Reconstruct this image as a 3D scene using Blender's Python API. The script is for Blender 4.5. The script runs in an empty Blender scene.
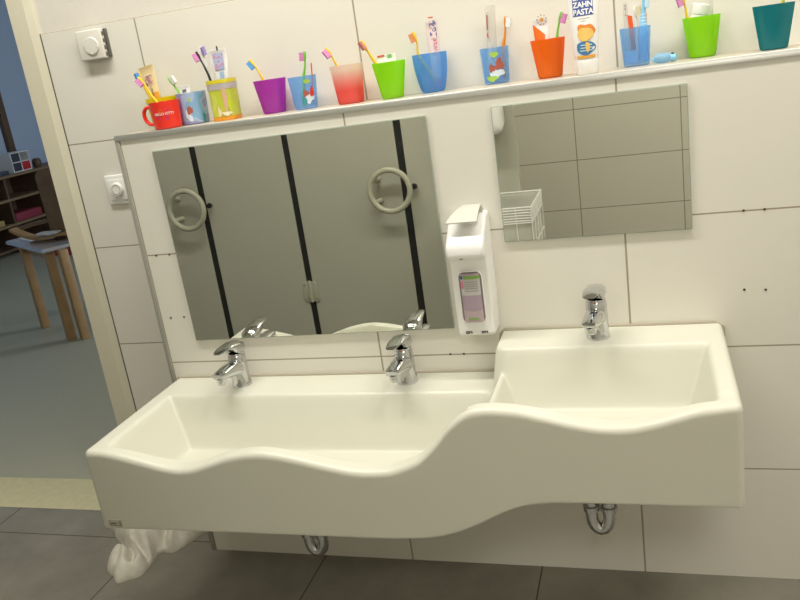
import bpy, bmesh, math, random
import numpy as np
from mathutils import Vector, Matrix
random.seed(7)
SC = bpy.context.scene
COL = SC.collection
PI = math.pi

# ------------------------------------------------------------------ camera
F_PX = 809.97
CAM = np.array([0.65921, -1.77277, 1.29529])
AX = np.array([[0.9520709, 0.27251829, -0.13890565],
               [0.04790562, 0.31566932, 0.94765918],
               [-0.30210271, 0.9088931, -0.28748442]])   # right, up, forward
cd = bpy.data.cameras.new('camera')
cam = bpy.data.objects.new('camera', cd)
COL.objects.link(cam)
r_, u_, f_ = [Vector(a) for a in AX]
cam.matrix_world = Matrix(((r_.x, u_.x, -f_.x, CAM[0]), (r_.y, u_.y, -f_.y, CAM[1]), (r_.z, u_.z, -f_.z, CAM[2]), (0, 0, 0, 1)))
cd.sensor_width = 36.0
cd.lens = 36.0 * F_PX / 800.0
cd.clip_start = 0.02
SC.camera = cam


def on_floor(u, v, z=0.0):
    d = AX.T @ np.array([(u - 400) / F_PX, -(v - 300) / F_PX, 1.0])
    t = (z - CAM[2]) / d[2]
    return Vector(CAM + t * d)


def at(u, v, y):
    """point of the plane Y = y seen at a pixel of the photograph (measuring aid)"""
    d = AX.T @ np.array([(u - 400) / F_PX, -(v - 300) / F_PX, 1.0])
    t = (y - CAM[1]) / d[1]
    return Vector(CAM + t * d)


# ------------------------------------------------------------------ materials
MATS = {}


def mat(name, col, rough=0.5, metal=0.0, spec=0.5, emit=None, estr=0.0, sss=0.0, coat=0.0):
    m = bpy.data.materials.new(name)
    m.use_nodes = True
    b = m.node_tree.nodes['Principled BSDF']
    b.inputs['Base Color'].default_value = (*col, 1)
    b.inputs['Roughness'].default_value = rough
    b.inputs['Metallic'].default_value = metal
    b.inputs['Specular IOR Level'].default_value = spec
    b.inputs['Coat Weight'].default_value = coat
    if emit:
        b.inputs['Emission Color'].default_value = (*emit, 1)
        b.inputs['Emission Strength'].default_value = estr
    MATS[name] = m
    return m


def noise_mat(name, c1, c2, scale=8.0, rough=0.6, detail=4.0, bump=0.0, bscale=None, coords='Object', lo=0.35, hi=0.65):
    m = mat(name, c1, rough)
    nt = m.node_tree
    N, L = nt.nodes, nt.links
    b = N['Principled BSDF']
    tc = N.new('ShaderNodeTexCoord')
    nz = N.new('ShaderNodeTexNoise')
    nz.inputs['Scale'].default_value = scale
    nz.inputs['Detail'].default_value = detail
    L.new(tc.outputs[coords], nz.inputs['Vector'])
    rp = N.new('ShaderNodeValToRGB')
    rp.color_ramp.elements[0].position = lo
    rp.color_ramp.elements[1].position = hi
    rp.color_ramp.elements[0].color = (*c1, 1)
    rp.color_ramp.elements[1].color = (*c2, 1)
    L.new(nz.outputs['Fac'], rp.inputs['Fac'])
    L.new(rp.outputs['Color'], b.inputs['Base Color'])
    if bump:
        n2 = N.new('ShaderNodeTexNoise')
        n2.inputs['Scale'].default_value = bscale or scale * 6
        n2.inputs['Detail'].default_value = 3
        L.new(tc.outputs[coords], n2.inputs['Vector'])
        bp = N.new('ShaderNodeBump')
        bp.inputs['Strength'].default_value = bump
        bp.inputs['Distance'].default_value = 0.002
        L.new(n2.outputs['Fac'], bp.inputs['Height'])
        L.new(bp.outputs['Normal'], b.inputs['Normal'])
    return m


def tile_mat(name, col, grout, axes, period, offset, width, rough=0.35, col2=None, nscale=3.0, bump=0.4):
    """tiles with joints: world position, two axes ('X','Y','Z'), joint period, offset and width"""
    m = mat(name, col, rough)
    nt = m.node_tree
    N, L = nt.nodes, nt.links
    b = N['Principled BSDF']
    geo = N.new('ShaderNodeNewGeometry')
    sep = N.new('ShaderNodeSeparateXYZ')
    L.new(geo.outputs['Position'], sep.inputs['Vector'])

    def mth(op, a, bb=None):
        n = N.new('ShaderNodeMath')
        n.operation = op
        for i, v in enumerate((a, bb)):
            if v is None:
                continue
            if isinstance(v, (int, float)):
                n.inputs[i].default_value = v
            else:
                L.new(v, n.inputs[i])
        return n.outputs[0]
    masks = []
    for ax, p, o, w in zip(axes, period, offset, width):
        s = mth('SUBTRACT', sep.outputs[ax], o)
        s = mth('ADD', s, p * 100.5)
        s = mth('MODULO', s, p)
        s = mth('SUBTRACT', s, p / 2)
        s = mth('ABSOLUTE', s)
        masks.append(mth('LESS_THAN', s, w / 2))
    k = mth('MAXIMUM', masks[0], masks[1])
    mix = N.new('ShaderNodeMix')
    mix.data_type = 'RGBA'
    L.new(k, mix.inputs['Factor'])
    mix.inputs['A'].default_value = (*col, 1)
    mix.inputs['B'].default_value = (*grout, 1)
    if col2:
        nz = N.new('ShaderNodeTexNoise')
        nz.inputs['Scale'].default_value = nscale
        nz.inputs['Detail'].default_value = 8
        nz.inputs['Roughness'].default_value = 0.65
        L.new(geo.outputs['Position'], nz.inputs['Vector'])
        rp = N.new('ShaderNodeValToRGB')
        rp.color_ramp.elements[0].position = 0.3
        rp.color_ramp.elements[1].position = 0.7
        rp.color_ramp.elements[0].color = (*col, 1)
        rp.color_ramp.elements[1].color = (*col2, 1)
        L.new(nz.outputs['Fac'], rp.inputs['Fac'])
        L.new(rp.outputs['Color'], mix.inputs['A'])
    L.new(mix.outputs['Result'], b.inputs['Base Color'])
    r2 = N.new('ShaderNodeMix')
    r2.data_type = 'FLOAT'
    L.new(k, r2.inputs['Factor'])
    r2.inputs['A'].default_value = rough
    r2.inputs['B'].default_value = 0.9
    L.new(r2.outputs['Result'], b.inputs['Roughness'])
    bp = N.new('ShaderNodeBump')
    bp.invert = True
    bp.inputs['Strength'].default_value = bump
    bp.inputs['Distance'].default_value = 0.001
    L.new(k, bp.inputs['Height'])
    L.new(bp.outputs['Normal'], b.inputs['Normal'])
    return m


def plastic_clear(name, col, clear=0.5, rough=0.25, top=None, z0=0.0, z1=0.09):
    """translucent coloured plastic: part see-through, part diffusing; `top` = colour towards the rim (a dyed gradient)"""
    m = bpy.data.materials.new(name)
    m.use_nodes = True
    nt = m.node_tree
    N, L = nt.nodes, nt.links
    N.remove(N['Principled BSDF'])
    out = N['Material Output']
    tr = N.new('ShaderNodeBsdfTransparent')
    df = N.new('ShaderNodeBsdfDiffuse')
    tl = N.new('ShaderNodeBsdfTranslucent')
    gl = N.new('ShaderNodeBsdfGlossy')
    gl.inputs['Roughness'].default_value = rough
    gl.inputs['Color'].default_value = (1, 1, 1, 1)
    a1 = N.new('ShaderNodeMixShader')
    a1.inputs[0].default_value = 0.45
    a2 = N.new('ShaderNodeMixShader')
    a2.inputs[0].default_value = clear
    a3 = N.new('ShaderNodeMixShader')
    a3.inputs[0].default_value = 0.035
    light = tuple(min(1, c * 0.6 + 0.4) for c in col)
    for n, c in ((df, col), (tl, col), (tr, tuple(c ** (0.25 if clear > 0.5 else 0.4) for c in col))):
        n.inputs['Color'].default_value = (*c, 1)
    if top:
        tc = N.new('ShaderNodeTexCoord')
        sp = N.new('ShaderNodeSeparateXYZ')
        L.new(tc.outputs['Object'], sp.inputs['Vector'])
        rp = N.new('ShaderNodeValToRGB')
        mr = N.new('ShaderNodeMapRange')
        mr.inputs['From Min'].default_value = z0
        mr.inputs['From Max'].default_value = z1
        L.new(sp.outputs['Z'], mr.inputs['Value'])
        L.new(mr.outputs['Result'], rp.inputs['Fac'])
        rp.color_ramp.elements[0].position = 0.35
        rp.color_ramp.elements[1].position = 0.85
        rp.color_ramp.elements[0].color = (*col, 1)
        rp.color_ramp.elements[1].color = (*top, 1)
        for n in (df, tl, tr):
            L.new(rp.outputs['Color'], n.inputs['Color'])
    L.new(df.outputs[0], a1.inputs[1])
    L.new(tl.outputs[0], a1.inputs[2])
    L.new(a1.outputs[0], a2.inputs[1])
    L.new(tr.outputs[0], a2.inputs[2])
    L.new(a2.outputs[0], a3.inputs[1])
    L.new(gl.outputs[0], a3.inputs[2])
    L.new(a3.outputs[0], out.inputs['Surface'])
    MATS[name] = m
    return m


def print_mat(name, stops, scale=30.0, rough=0.4, seed=0.0, stretch=(1, 1, 1)):
    """a printed motif: irregular patches of flat colours"""
    m = mat(name, stops[0], rough)
    nt = m.node_tree
    N, L = nt.nodes, nt.links
    b = N['Principled BSDF']
    tc = N.new('ShaderNodeTexCoord')
    mp = N.new('ShaderNodeMapping')
    mp.inputs['Location'].default_value = (seed, seed * 1.7, seed * 0.6)
    mp.inputs['Scale'].default_value = stretch
    L.new(tc.outputs['Object'], mp.inputs['Vector'])
    nz = N.new('ShaderNodeTexNoise')
    nz.inputs['Scale'].default_value = scale
    nz.inputs['Detail'].default_value = 1.5
    L.new(mp.outputs['Vector'], nz.inputs['Vector'])
    rp = N.new('ShaderNodeValToRGB')
    rp.color_ramp.interpolation = 'CONSTANT'
    n = len(stops)
    els = rp.color_ramp.elements
    while len(els) < n:
        els.new(0.5)
    for i, c in enumerate(stops):
        els[i].position = 0.0 if i == 0 else 0.36 + 0.28 * (i - 1) / max(1, n - 2)
        els[i].color = (*c, 1)
    L.new(nz.outputs['Fac'], rp.inputs['Fac'])
    L.new(rp.outputs['Color'], b.inputs['Base Color'])
    return m


WHITE_TILE = (0.76, 0.735, 0.66)
M_tile = tile_mat('white_wall_tile', WHITE_TILE, (0.36, 0.31, 0.23), ('X', 'Z'), (0.6, 0.3), (0.0, 0.89), (0.0042, 0.0034), 0.3)
M_tile_main = tile_mat('white_wall_tile_recess', WHITE_TILE, (0.36, 0.31, 0.23), ('X', 'Z'), (0.6, 0.3), (0.0, 1.182), (0.0042, 0.0034), 0.3)
M_tile_rear = tile_mat('white_wall_tile_rear', (0.72, 0.69, 0.61), (0.32, 0.28, 0.21), ('X', 'Z'), (0.6, 0.3), (0.241, 0.842), (0.0055, 0.005), 0.35)
M_floor = tile_mat('grey_stone_floor_tile', (0.165, 0.155, 0.128), (0.085, 0.078, 0.062), ('X', 'Y'), (0.6, 0.6), (-0.853, 0.034), (0.004, 0.004), 0.5,
                   (0.27, 0.25, 0.205), 4.0)
M_paint = noise_mat('white_wall_paint', (0.70, 0.665, 0.60), (0.72, 0.685, 0.62), 60, 0.8, 3, 0.08, 300)
M_ceil = mat('ceiling_paint', (0.8, 0.78, 0.72), 0.9)
M_ledge = mat('ledge_tile', (0.56, 0.5, 0.4), 0.35)
M_alu = mat('brushed_aluminium', (0.50, 0.50, 0.47), 0.36, 0.75)
M_alu_dull = mat('matt_aluminium', (0.46, 0.45, 0.40), 0.42, 0.5)
M_resin = mat('cream_mineral_resin', (0.69, 0.68, 0.585), 0.32, 0, 0.45)
M_sil = mat('silicone_joint', (0.42, 0.38, 0.29), 0.6)
M_chrome = mat('chrome', (0.62, 0.635, 0.65), 0.09, 1.0)
M_dark = mat('dark_aerator', (0.04, 0.04, 0.04), 0.4)
M_mirror = mat('mirror_silver', (0.84, 0.86, 0.80), 0.0, 1.0)
M_medge = mat('mirror_edge_glass', (0.38, 0.44, 0.38), 0.2)
M_white_pl = mat('white_plastic', (0.86, 0.85, 0.83), 0.28, 0, 0.5)
M_offwhite = mat('offwhite_plastic', (0.72, 0.70, 0.63), 0.45)
M_grey_pl = mat('grey_white_plastic', (0.62, 0.61, 0.54), 0.35)
M_frame = mat('cream_steel_frame_paint', (0.69, 0.655, 0.52), 0.45)
M_black = mat('black_rubber', (0.012, 0.012, 0.012), 0.6)
M_hole = mat('drill_hole_dark', (0.05, 0.03, 0.015), 0.9)
M_cub = mat('grey_cubicle_laminate', (0.44, 0.435, 0.365), 0.5)
M_ring = mat('grey_beige_nylon', (0.43, 0.425, 0.335), 0.25)
M_towelw = noise_mat('towel_cotton', (0.62, 0.585, 0.49), (0.70, 0.665, 0.57), 50, 0.95, 4, 0.5, 420)
M_lino = noise_mat('grey_linoleum', (0.42, 0.40, 0.30), (0.44, 0.42, 0.32), 60, 0.45, 5)
M_lino_y = noise_mat('yellow_threshold_linoleum', (0.60, 0.54, 0.32), (0.65, 0.59, 0.37), 40, 0.5, 5)
M_blue = mat('pale_blue_wall_paint', (0.42, 0.50, 0.62), 0.85)
M_wood = noise_mat('beech_wood', (0.40, 0.24, 0.105), (0.47, 0.29, 0.135), 14, 0.45, 4)
M_wood_d = noise_mat('brown_wood', (0.10, 0.055, 0.03), (0.13, 0.075, 0.042), 14, 0.5, 4)
M_wood_m = noise_mat('mid_brown_wood', (0.21, 0.13, 0.075), (0.26, 0.165, 0.095), 14, 0.5, 4)
M_shelf = noise_mat('shelf_wood', (0.20, 0.13, 0.065), (0.25, 0.165, 0.085), 14, 0.5, 4)
M_rug = noise_mat('red_rug', (0.30, 0.035, 0.03), (0.36, 0.05, 0.04), 90, 0.95, 3)
M_paper = mat('white_paper', (0.85, 0.86, 0.88), 0.7)
M_yel = mat('yellow_brush_plastic', (0.83, 0.55, 0.02), 0.35)
M_pinkbr = mat('pink_bristle', (0.62, 0.22, 0.48), 0.6)
M_bluebr = mat('blue_bristle', (0.08, 0.30, 0.66), 0.6)
M_whitebr = mat('white_bristle', (0.82, 0.84, 0.84), 0.6)
M_orgbr = mat('orange_bristle', (0.72, 0.26, 0.10), 0.6)
M_grn = mat('green_brush_plastic', (0.20, 0.56, 0.06), 0.35)
M_org = mat('orange_brush_plastic', (0.80, 0.27, 0.02), 0.35)
M_redst = mat('red_plastic', (0.62, 0.05, 0.02), 0.35)
M_vermil = mat('vermilion_plastic', (0.80, 0.11, 0.02), 0.35)
M_ltblue = mat('light_blue_plastic', (0.25, 0.58, 0.86), 0.3)
M_brblack = mat('black_brush_plastic', (0.03, 0.03, 0.03), 0.3)
M_red = mat('red_mug_plastic', (0.80, 0.03, 0.015), 0.3)


# ------------------------------------------------------------------ geometry helpers
ORG = {}


def finish(me, smooth, ang=40):
    for p in me.polygons:
        p.use_smooth = smooth
    if smooth:
        me.set_sharp_from_angle(angle=math.radians(ang))


def obj(name, bm, m, parent=None, smooth=True, ang=40, recalc=True):
    org = ORG[parent.name] if parent is not None else None
    if recalc:
        bmesh.ops.recalc_face_normals(bm, faces=bm.faces)
    if org is not None:
        bmesh.ops.translate(bm, verts=bm.verts, vec=-org)
    me = bpy.data.meshes.new(name)
    bm.to_mesh(me)
    bm.free()
    for mm in (m if isinstance(m, (list, tuple)) else [m]):
        me.materials.append(mm)
    finish(me, smooth, ang)
    o = bpy.data.objects.new(name, me)
    COL.objects.link(o)
    if parent is not None:
        o.parent = parent
        ORG[o.name] = org
    else:
        ORG[o.name] = Vector((0, 0, 0))
    return o


def tag(o, label, cat, group=None):
    o['label'] = label
    o['category'] = cat
    if group:
        o['group'] = group
    return o


def thing(name, label, cat, loc, group=None):
    o = bpy.data.objects.new(name, None)
    COL.objects.link(o)
    o.empty_display_size = 0.03
    o.location = loc
    ORG[o.name] = Vector(loc)
    return tag(o, label, cat, group)


def rebase(o, loc):
    """give a top-level single mesh its origin at its base"""
    loc = Vector(loc)
    o.data.transform(Matrix.Translation(-loc))
    o.location = loc
    ORG[o.name] = loc
    return o


def struct(name, bm, m, smooth=False):
    o = obj(name, bm, m, None, smooth)
    o['kind'] = 'structure'
    return o


def box(bm, lo, hi, bev=0.0, seg=2, mi=0):
    lo, hi = Vector(lo), Vector(hi)
    c, s = (lo + hi) / 2, hi - lo
    r = bmesh.ops.create_cube(bm, size=1.0, matrix=Matrix.Translation(c) @ Matrix.Diagonal((*s, 1)))
    vs = r['verts']
    for v in vs:
        for f in v.link_faces:
            f.material_index = mi
    if bev:
        es = list({e for v in vs for e in v.link_edges})
        bmesh.ops.bevel(bm, geom=es, offset=bev, segments=seg, affect='EDGES', profile=0.5)
    return bm


def B(*a, **k):
    return box(bmesh.new(), *a, **k)


def orient(d):
    d = Vector(d).normalized()
    return d.to_track_quat('Z', 'Y').to_matrix()


def tube(bm, pts, rad, seg=10, closed=False, flat=(1.0, 1.0), up=None, caps=True):
    """swept tube; rad a number or a list; flat scales the two section axes; up steers the section"""
    pts = [Vector(p) for p in pts]
    n = len(pts)
    rads = rad if isinstance(rad, (list, tuple)) else [rad] * n
    up = Vector(up) if up is not None else None
    rings = []
    prev = None
    for i, p in enumerate(pts):
        if closed:
            t = (pts[(i + 1) % n] - pts[i - 1]).normalized()
        else:
            t = (pts[min(i + 1, n - 1)] - pts[max(i - 1, 0)]).normalized()
        if up is not None:
            x = up.cross(t)
            x = x.normalized() if x.length > 1e-5 else t.orthogonal().normalized()
        elif prev is None:
            x = t.orthogonal().normalized()
        else:
            x = (prev - t * prev.dot(t)).normalized()
        prev = x
        y = t.cross(x)
        rings.append([bm.verts.new(p + (x * math.cos(a) * flat[0] + y * math.sin(a) * flat[1]) * rads[i])
                      for a in (2 * PI * k / seg for k in range(seg))])
    m = n if closed else n - 1
    for i in range(m):
        a, b = rings[i], rings[(i + 1) % n]
        for k in range(seg):
            bm.faces.new((a[k], a[(k + 1) % seg], b[(k + 1) % seg], b[k]))
    if caps and not closed:
        bm.faces.new(rings[0][::-1])
        bm.faces.new(rings[-1])
    return bm


def T(*a, **k):
    return tube(bmesh.new(), *a, **k)


def smooth_path(pts, n=6):
    """Catmull-Rom through the points"""
    P = [Vector(p) for p in pts]
    P = [2 * P[0] - P[1]] + P + [2 * P[-1] - P[-2]]
    out = []
    for i in range(1, len(P) - 2):
        for k in range(n):
            t = k / n
            a, b, c, d = P[i - 1], P[i], P[i + 1], P[i + 2]
            out.append(0.5 * ((2 * b) + (c - a) * t + (2 * a - 5 * b + 4 * c - d) * t * t + (3 * b - a - 3 * c + d) * t ** 3))
    out.append(P[-2])
    return out


def lathe(bm, prof, c, seg=32, sx=1.0, sy=1.0, sq=0.0, axis=None):
    """profile of (r, z) turned round c; sq > 0 squares the section; axis: a 3x3 matrix"""
    c = Vector(c)
    rings = []
    for r, z in prof:
        ring = []
        for k in range(seg):
            a = 2 * PI * k / seg
            ca, sa = math.cos(a), math.sin(a)
            q = 1.0
            if sq:
                e = 2 + sq * 6
                q = (abs(ca) ** e + abs(sa) ** e) ** (-1 / e)
            v = Vector((r * ca * q * sx, r * sa * q * sy, z))
            if axis is not None:
                v = axis @ v
            ring.append(bm.verts.new(c + v))
        rings.append(ring)
    for a, b in zip(rings, rings[1:]):
        for k in range(seg):
            bm.faces.new((a[k], a[(k + 1) % seg], b[(k + 1) % seg], b[k]))
    if prof[0][0] > 1e-6:
        bm.faces.new(rings[0][::-1])
    if prof[-1][0] > 1e-6:
        bm.faces.new(rings[-1])
    bmesh.ops.remove_doubles(bm, verts=bm.verts, dist=1e-6)
    return bm


def prism(bm, pts2, y0, y1, plane='XZ', bev=0.0):
    """extrude a 2-D outline along the third axis"""
    def v(p, q):
        return {'XZ': (p[0], q, p[1]), 'YZ': (q, p[0], p[1]), 'XY': (p[0], p[1], q)}[plane]
    a = [bm.verts.new(v(p, y0)) for p in pts2]
    b = [bm.verts.new(v(p, y1)) for p in pts2]
    n = len(pts2)
    fs = [bm.faces.new(a), bm.faces.new(b[::-1])]
    for k in range(n):
        fs.append(bm.faces.new((a[k], b[k], b[(k + 1) % n], a[(k + 1) % n])))
    bmesh.ops.recalc_face_normals(bm, faces=fs)
    if bev:
        bmesh.ops.bevel(bm, geom=list({e for f in fs for e in f.edges}), offset=bev, segments=2, affect='EDGES', profile=0.5)
    return bm


def lettering(name, txt, size, m, parent, place, depth=0.0004, bold=0.0, align='CENTER', space=1.0):
    """text turned into a mesh; place maps a flat point (x, y, z) to the world"""
    cu = bpy.data.curves.new(name, 'FONT')
    cu.body = txt
    cu.size = size
    cu.extrude = depth
    cu.offset = bold
    cu.align_x = align
    cu.space_character = space
    cu.resolution_u = 3
    o = bpy.data.objects.new(name, cu)
    COL.objects.link(o)
    bpy.context.view_layer.update()
    dg = bpy.context.evaluated_depsgraph_get()
    me = bpy.data.meshes.new_from_object(o.evaluated_get(dg))
    bm = bmesh.new()
    bm.from_mesh(me)
    COL.objects.unlink(o)
    bpy.data.objects.remove(o)
    bpy.data.meshes.remove(me)
    for v in bm.verts:
        v.co = Vector(place(v.co.x, v.co.y, v.co.z))
    return obj(name, bm, m, parent, smooth=False, recalc=False)


# ------------------------------------------------------------------ the washroom shell
D = 0.19           # depth of the ledge: main wall plane
LZ = 1.20          # ledge top
PX0 = -0.607       # left end of the installation wall
XR = 2.1           # right wall
YB = -3.238        # rear wall
DOOR_X = -0.977    # opening edge
DOOR_L = -1.86
CZ = 2.6
struct('floor', B((-2.4, YB - 0.1, -0.1), (XR + 0.1, 0.178, 0)), M_floor)
struct('ceiling', B((-2.4, YB - 0.1, CZ), (XR + 0.1, D + 0.19, CZ + 0.1)), M_ceil)
struct('wall_right', B((XR, YB - 0.1, 0), (XR + 0.1, D + 0.19, CZ)), M_paint)
struct('wall_left', B((-2.4, YB - 0.1, 0), (-2.3, D + 0.19, CZ)), M_paint)
struct('wall_rear', B((-2.3, YB - 0.1, 0), (XR, YB, CZ)), M_tile_rear)
# main wall with the doorway: painted core, then a thin tile cladding up to 1.48 m
bm = bmesh.new()
box(bm, (DOOR_X, D, 0), (XR, D + 0.185, CZ))
box(bm, (DOOR_L, D, 2.05), (DOOR_X, D + 0.185, CZ))
box(bm, (-2.3, D, 0), (DOOR_L, D + 0.185, CZ))
struct('wall_back', bm, M_paint)
struct('wall_back_tiling', B((-0.897, D - 0.007, 0), (XR, D + 0.001, 1.482), 0.0012, 1), M_tile_main)
# installation wall in front, with ledge
struct('wall_installation', B((PX0, 0, 0), (XR, D - 0.007, LZ - 0.012)), M_tile)
struct('ledge', B((PX0 + 0.004, 0.006, LZ - 0.012), (XR, D - 0.007, LZ)), M_ledge)
bm = bmesh.new()
prof = [(-0.004, LZ - 0.013), (-0.004, LZ - 0.004), (-0.001, LZ + 0.0008), (0.008, LZ + 0.0008), (0.008, LZ - 0.013)]
prism(bm, prof, PX0 - 0.004, XR, 'YZ')
struct('trim_1', bm, M_alu, True)
struct('trim_2', B((PX0 - 0.006, -0.003, 0), (PX0 + 0.0065, 0.008, LZ - 0.013), 0.0015, 2), M_alu_dull, True)
# old drill holes in the tiles
inst = bpy.data.objects['wall_installation']
for hx, hz in ((-0.5706, 0.7177), (-0.5303, 0.718), (0.8369, 0.7194), (0.8787, 0.7171), (0.8382, 0.8909), (0.8781, 0.8903),
               (0.1774, 0.5915), (0.2108, 0.5913), (-0.5705, 0.8887), (-0.5316, 0.8887)):
    bm = bmesh.new()
    lathe(bm, [(0.0001, 0), (0.0022, 0), (0.0027, 0.0012), (0.0001, 0.0012)], (hx, -0.0002, hz), 12, axis=Matrix.Rotation(PI / 2, 3, 'X'))
    obj('drill_hole', bm, M_hole, inst)

# steel door frame round the doorway
def jamb(s, x_in, x_out):
    bm = bmesh.new()
    a, b = x_in, x_out
    w = b - a
    pts = [(a, D + 0.185), (a, D - 0.012), (a + 0.003 * s, D - 0.015), (a + w * 0.70, D - 0.015), (a + w * 0.96, D - 0.008),
           (b, D - 0.006), (b, D + 0.0), (a + w * 0.15, D + 0.0), (a + w * 0.15, D + 0.185)]
    prism(bm, pts, 0, 2.05 + (0.078 if True else 0), 'XY')
    return bm
jr = jamb(1, DOOR_X, -0.899)
fr = struct('door_1', jr, M_frame)
jl = jamb(-1, DOOR_L, DOOR_L - 0.078)
obj('frame_jamb', jl, M_frame, fr, False)
obj('frame_head', B((DOOR_L, D - 0.0149, 2.05), (DOOR_X, D + 0.185, 2.128)), M_frame, fr, False)
bm = B((-0.8992, D - 0.0078, 0), (-0.8962, D - 0.0066, 1.482))
struct('trim_3', bm, mat('dark_frame_joint', (0.10, 0.09, 0.07), 0.8))  # thin dark joint strip between frame and tiling

# ------------------------------------------------------------------ the room beyond the door
struct('floor_playroom', B((-5.5, 0.372, -0.1), (1.0, 6.2, 0)), M_lino)
struct('floor_threshold', B((-5.5, 0.178, -0.1), (1.0, 0.3705, 0.0005)), M_lino_y)
struct('wall_playroom_left', B((-5.6, 0.37, 0), (-5.5, 6.2, CZ)), M_blue)
struct('wall_playroom_far', B((-5.5, 6.1, 0), (1.0, 6.2, CZ)), M_blue)
struct('wall_playroom_right', B((1.0, 0.37, 0), (1.1, 6.2, CZ)), M_paint)
struct('wall_playroom_near', B((-5.5, 0.27, 0), (-2.4, 0.37, CZ)), M_paint)
struct('ceiling_playroom', B((-5.6, 0.37, CZ), (1.1, 6.2, CZ + 0.1)), M_ceil)

# dark wooden post against the far blue wall
o = struct('trim_4', B((-5.5, 5.03, 0.74), (-5.45, 5.11, CZ), 0.004), M_wood_d)

# red rug
bm = bmesh.new()
lathe(bm, [(0.001, 0.0), (1.0, 0.0), (1.01, 0.004), (1.0, 0.008), (0.001, 0.008)], (-4.35, 5.14, 0.001), 48, sx=0.62, sy=1.0)
o = obj('rug', bm, M_rug)
tag(rebase(o, (-4.55, 5.14, 0)), 'red rug on the grey floor beyond the wooden table', 'rug')

# open shelf along the left wall
t = thing('toy_shelf', 'dark low open shelf unit against the blue wall beyond the doorway', 'shelf', (-5.3, 4.6, 0))
for z in (0.05, 0.27, 0.5, 0.715):
    obj('shelf_board', B((-5.49, 3.3, z - 0.012), (-5.10, 5.98, z + 0.012), 0.002), M_shelf if z > 0.06 else M_wood_d, t, False)
for y in (3.3, 3.85, 4.45, 4.95, 5.6, 5.955):
    obj('upright', B((-5.488, y, 0), (-5.108, y + 0.025, 0.703), 0.001), M_wood_d, t, False)
obj('back_panel', B((-5.497, 3.3, 0), (-5.4905, 5.98, 0.7)), M_wood_d, t, False)

# storage cube on the shelf
t = thing('storage_cube', 'small white compartment box with red drawer on top of the shelf', 'storage box', (-5.28, 4.75, 0.728))
bx0, bx1, by0, by1, bz0 = -5.42, -5.17, 4.69, 4.94, 0.7275
bm = bmesh.new()
for z in (bz0, bz0 + 0.088, bz0 + 0.178):
    box(bm, (bx0, by0, z), (bx1, by1, z + 0.008))
for y in (by0, (by0 + by1) / 2 - 0.004, by1 - 0.008):
    box(bm, (bx0, y, bz0 + 0.008), (bx1, y + 0.008, bz0 + 0.178))
box(bm, (bx0, by0, bz0), (bx0 + 0.006, by1, bz0 + 0.186))
obj('case', bm, M_white_pl, t, False)
M_dkdr = mat('dark_drawer', (0.05, 0.05, 0.06), 0.5)
ym = (by0 + by1) / 2
obj('drawer', B((bx0 + 0.01, ym + 0.006, bz0 + 0.0085), (bx1 - 0.004, by1 - 0.010, bz0 + 0.084)), mat('red_drawer', (0.5, 0.02, 0.02), 0.5), t, False)
obj('drawer', B((bx0 + 0.01, by0 + 0.010, bz0 + 0.0085), (bx1 - 0.004, ym - 0.006, bz0 + 0.084)), M_dkdr, t, False)
obj('drawer', B((bx0 + 0.01, by0 + 0.010, bz0 + 0.0965), (bx1 - 0.004, ym - 0.006, bz0 + 0.174)), M_dkdr, t, False)
# low flat stack left of the cube, wooden knob right of it
o = obj('game_box', B((-5.38, 4.38, 0.7275), (-5.16, 4.61, 0.765), 0.003), mat('dark_blue_card', (0.06, 0.07, 0.10), 0.6))
tag(rebase(o, (-5.27, 4.50, 0.7275)), 'flat dark box lying on the shelf left of the white cube', 'box')
bm = bmesh.new()
lathe(bm, [(0.03, 0), (0.045, 0.03), (0.045, 0.06), (0.03, 0.085), (0.001, 0.09)], (-5.22, 5.08, 0.7275), 16)
o = obj('wooden_toy', bm, M_wood_d)
tag(rebase(o, (-5.22, 5.12, 0.7275)), 'small rounded brown toy on the shelf right of the white cube', 'toy')
for (y0, y1, z, h, c, lb) in ((4.12, 4.36, 0.2825, 0.05, (0.42, 0.30, 0.12), 'pale yellow box on the lowest visible shelf board'),
                              (4.52, 4.88, 0.2825, 0.075, (0.26, 0.03, 0.05), 'dark red box on the shelf board beside the chair back'),
                              (3.95, 4.10, 0.2825, 0.06, (0.06, 0.09, 0.2), 'dark blue box on the shelf board, leftmost of three'),
                              (3.95, 4.30, 0.5125, 0.025, (0.35, 0.33, 0.30), 'thin grey box on the middle shelf board')):
    o = obj('game_box', B((-5.40, y0, z), (-5.14, y1, z + h), 0.002), mat('card_box', c, 0.6))
    tag(rebase(o, (-5.27, (y0 + y1) / 2, z)), lb, 'box', 'boxes in the low shelf')

# low table: front edge from (-3.10, 2.175) to (-2.54, 1.82)
A0, A1 = Vector((-3.10, 2.175, 0)), Vector((-2.54, 1.82, 0))
e1 = (A1 - A0).normalized()
e2 = Vector((-e1.y, e1.x, 0))
TL, TW, TZ = (A1 - A0).length, 0.60, 0.55
t = thing('low_table', 'low wooden play table with shiny edged top beyond the doorway', 'table', (A0 + e1 * TL / 2 + e2 * TW / 2))
R = Matrix(((e1.x, e2.x, 0, A0.x), (e1.y, e2.y, 0, A0.y), (0, 0, 1, 0), (0, 0, 0, 1)))


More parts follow.
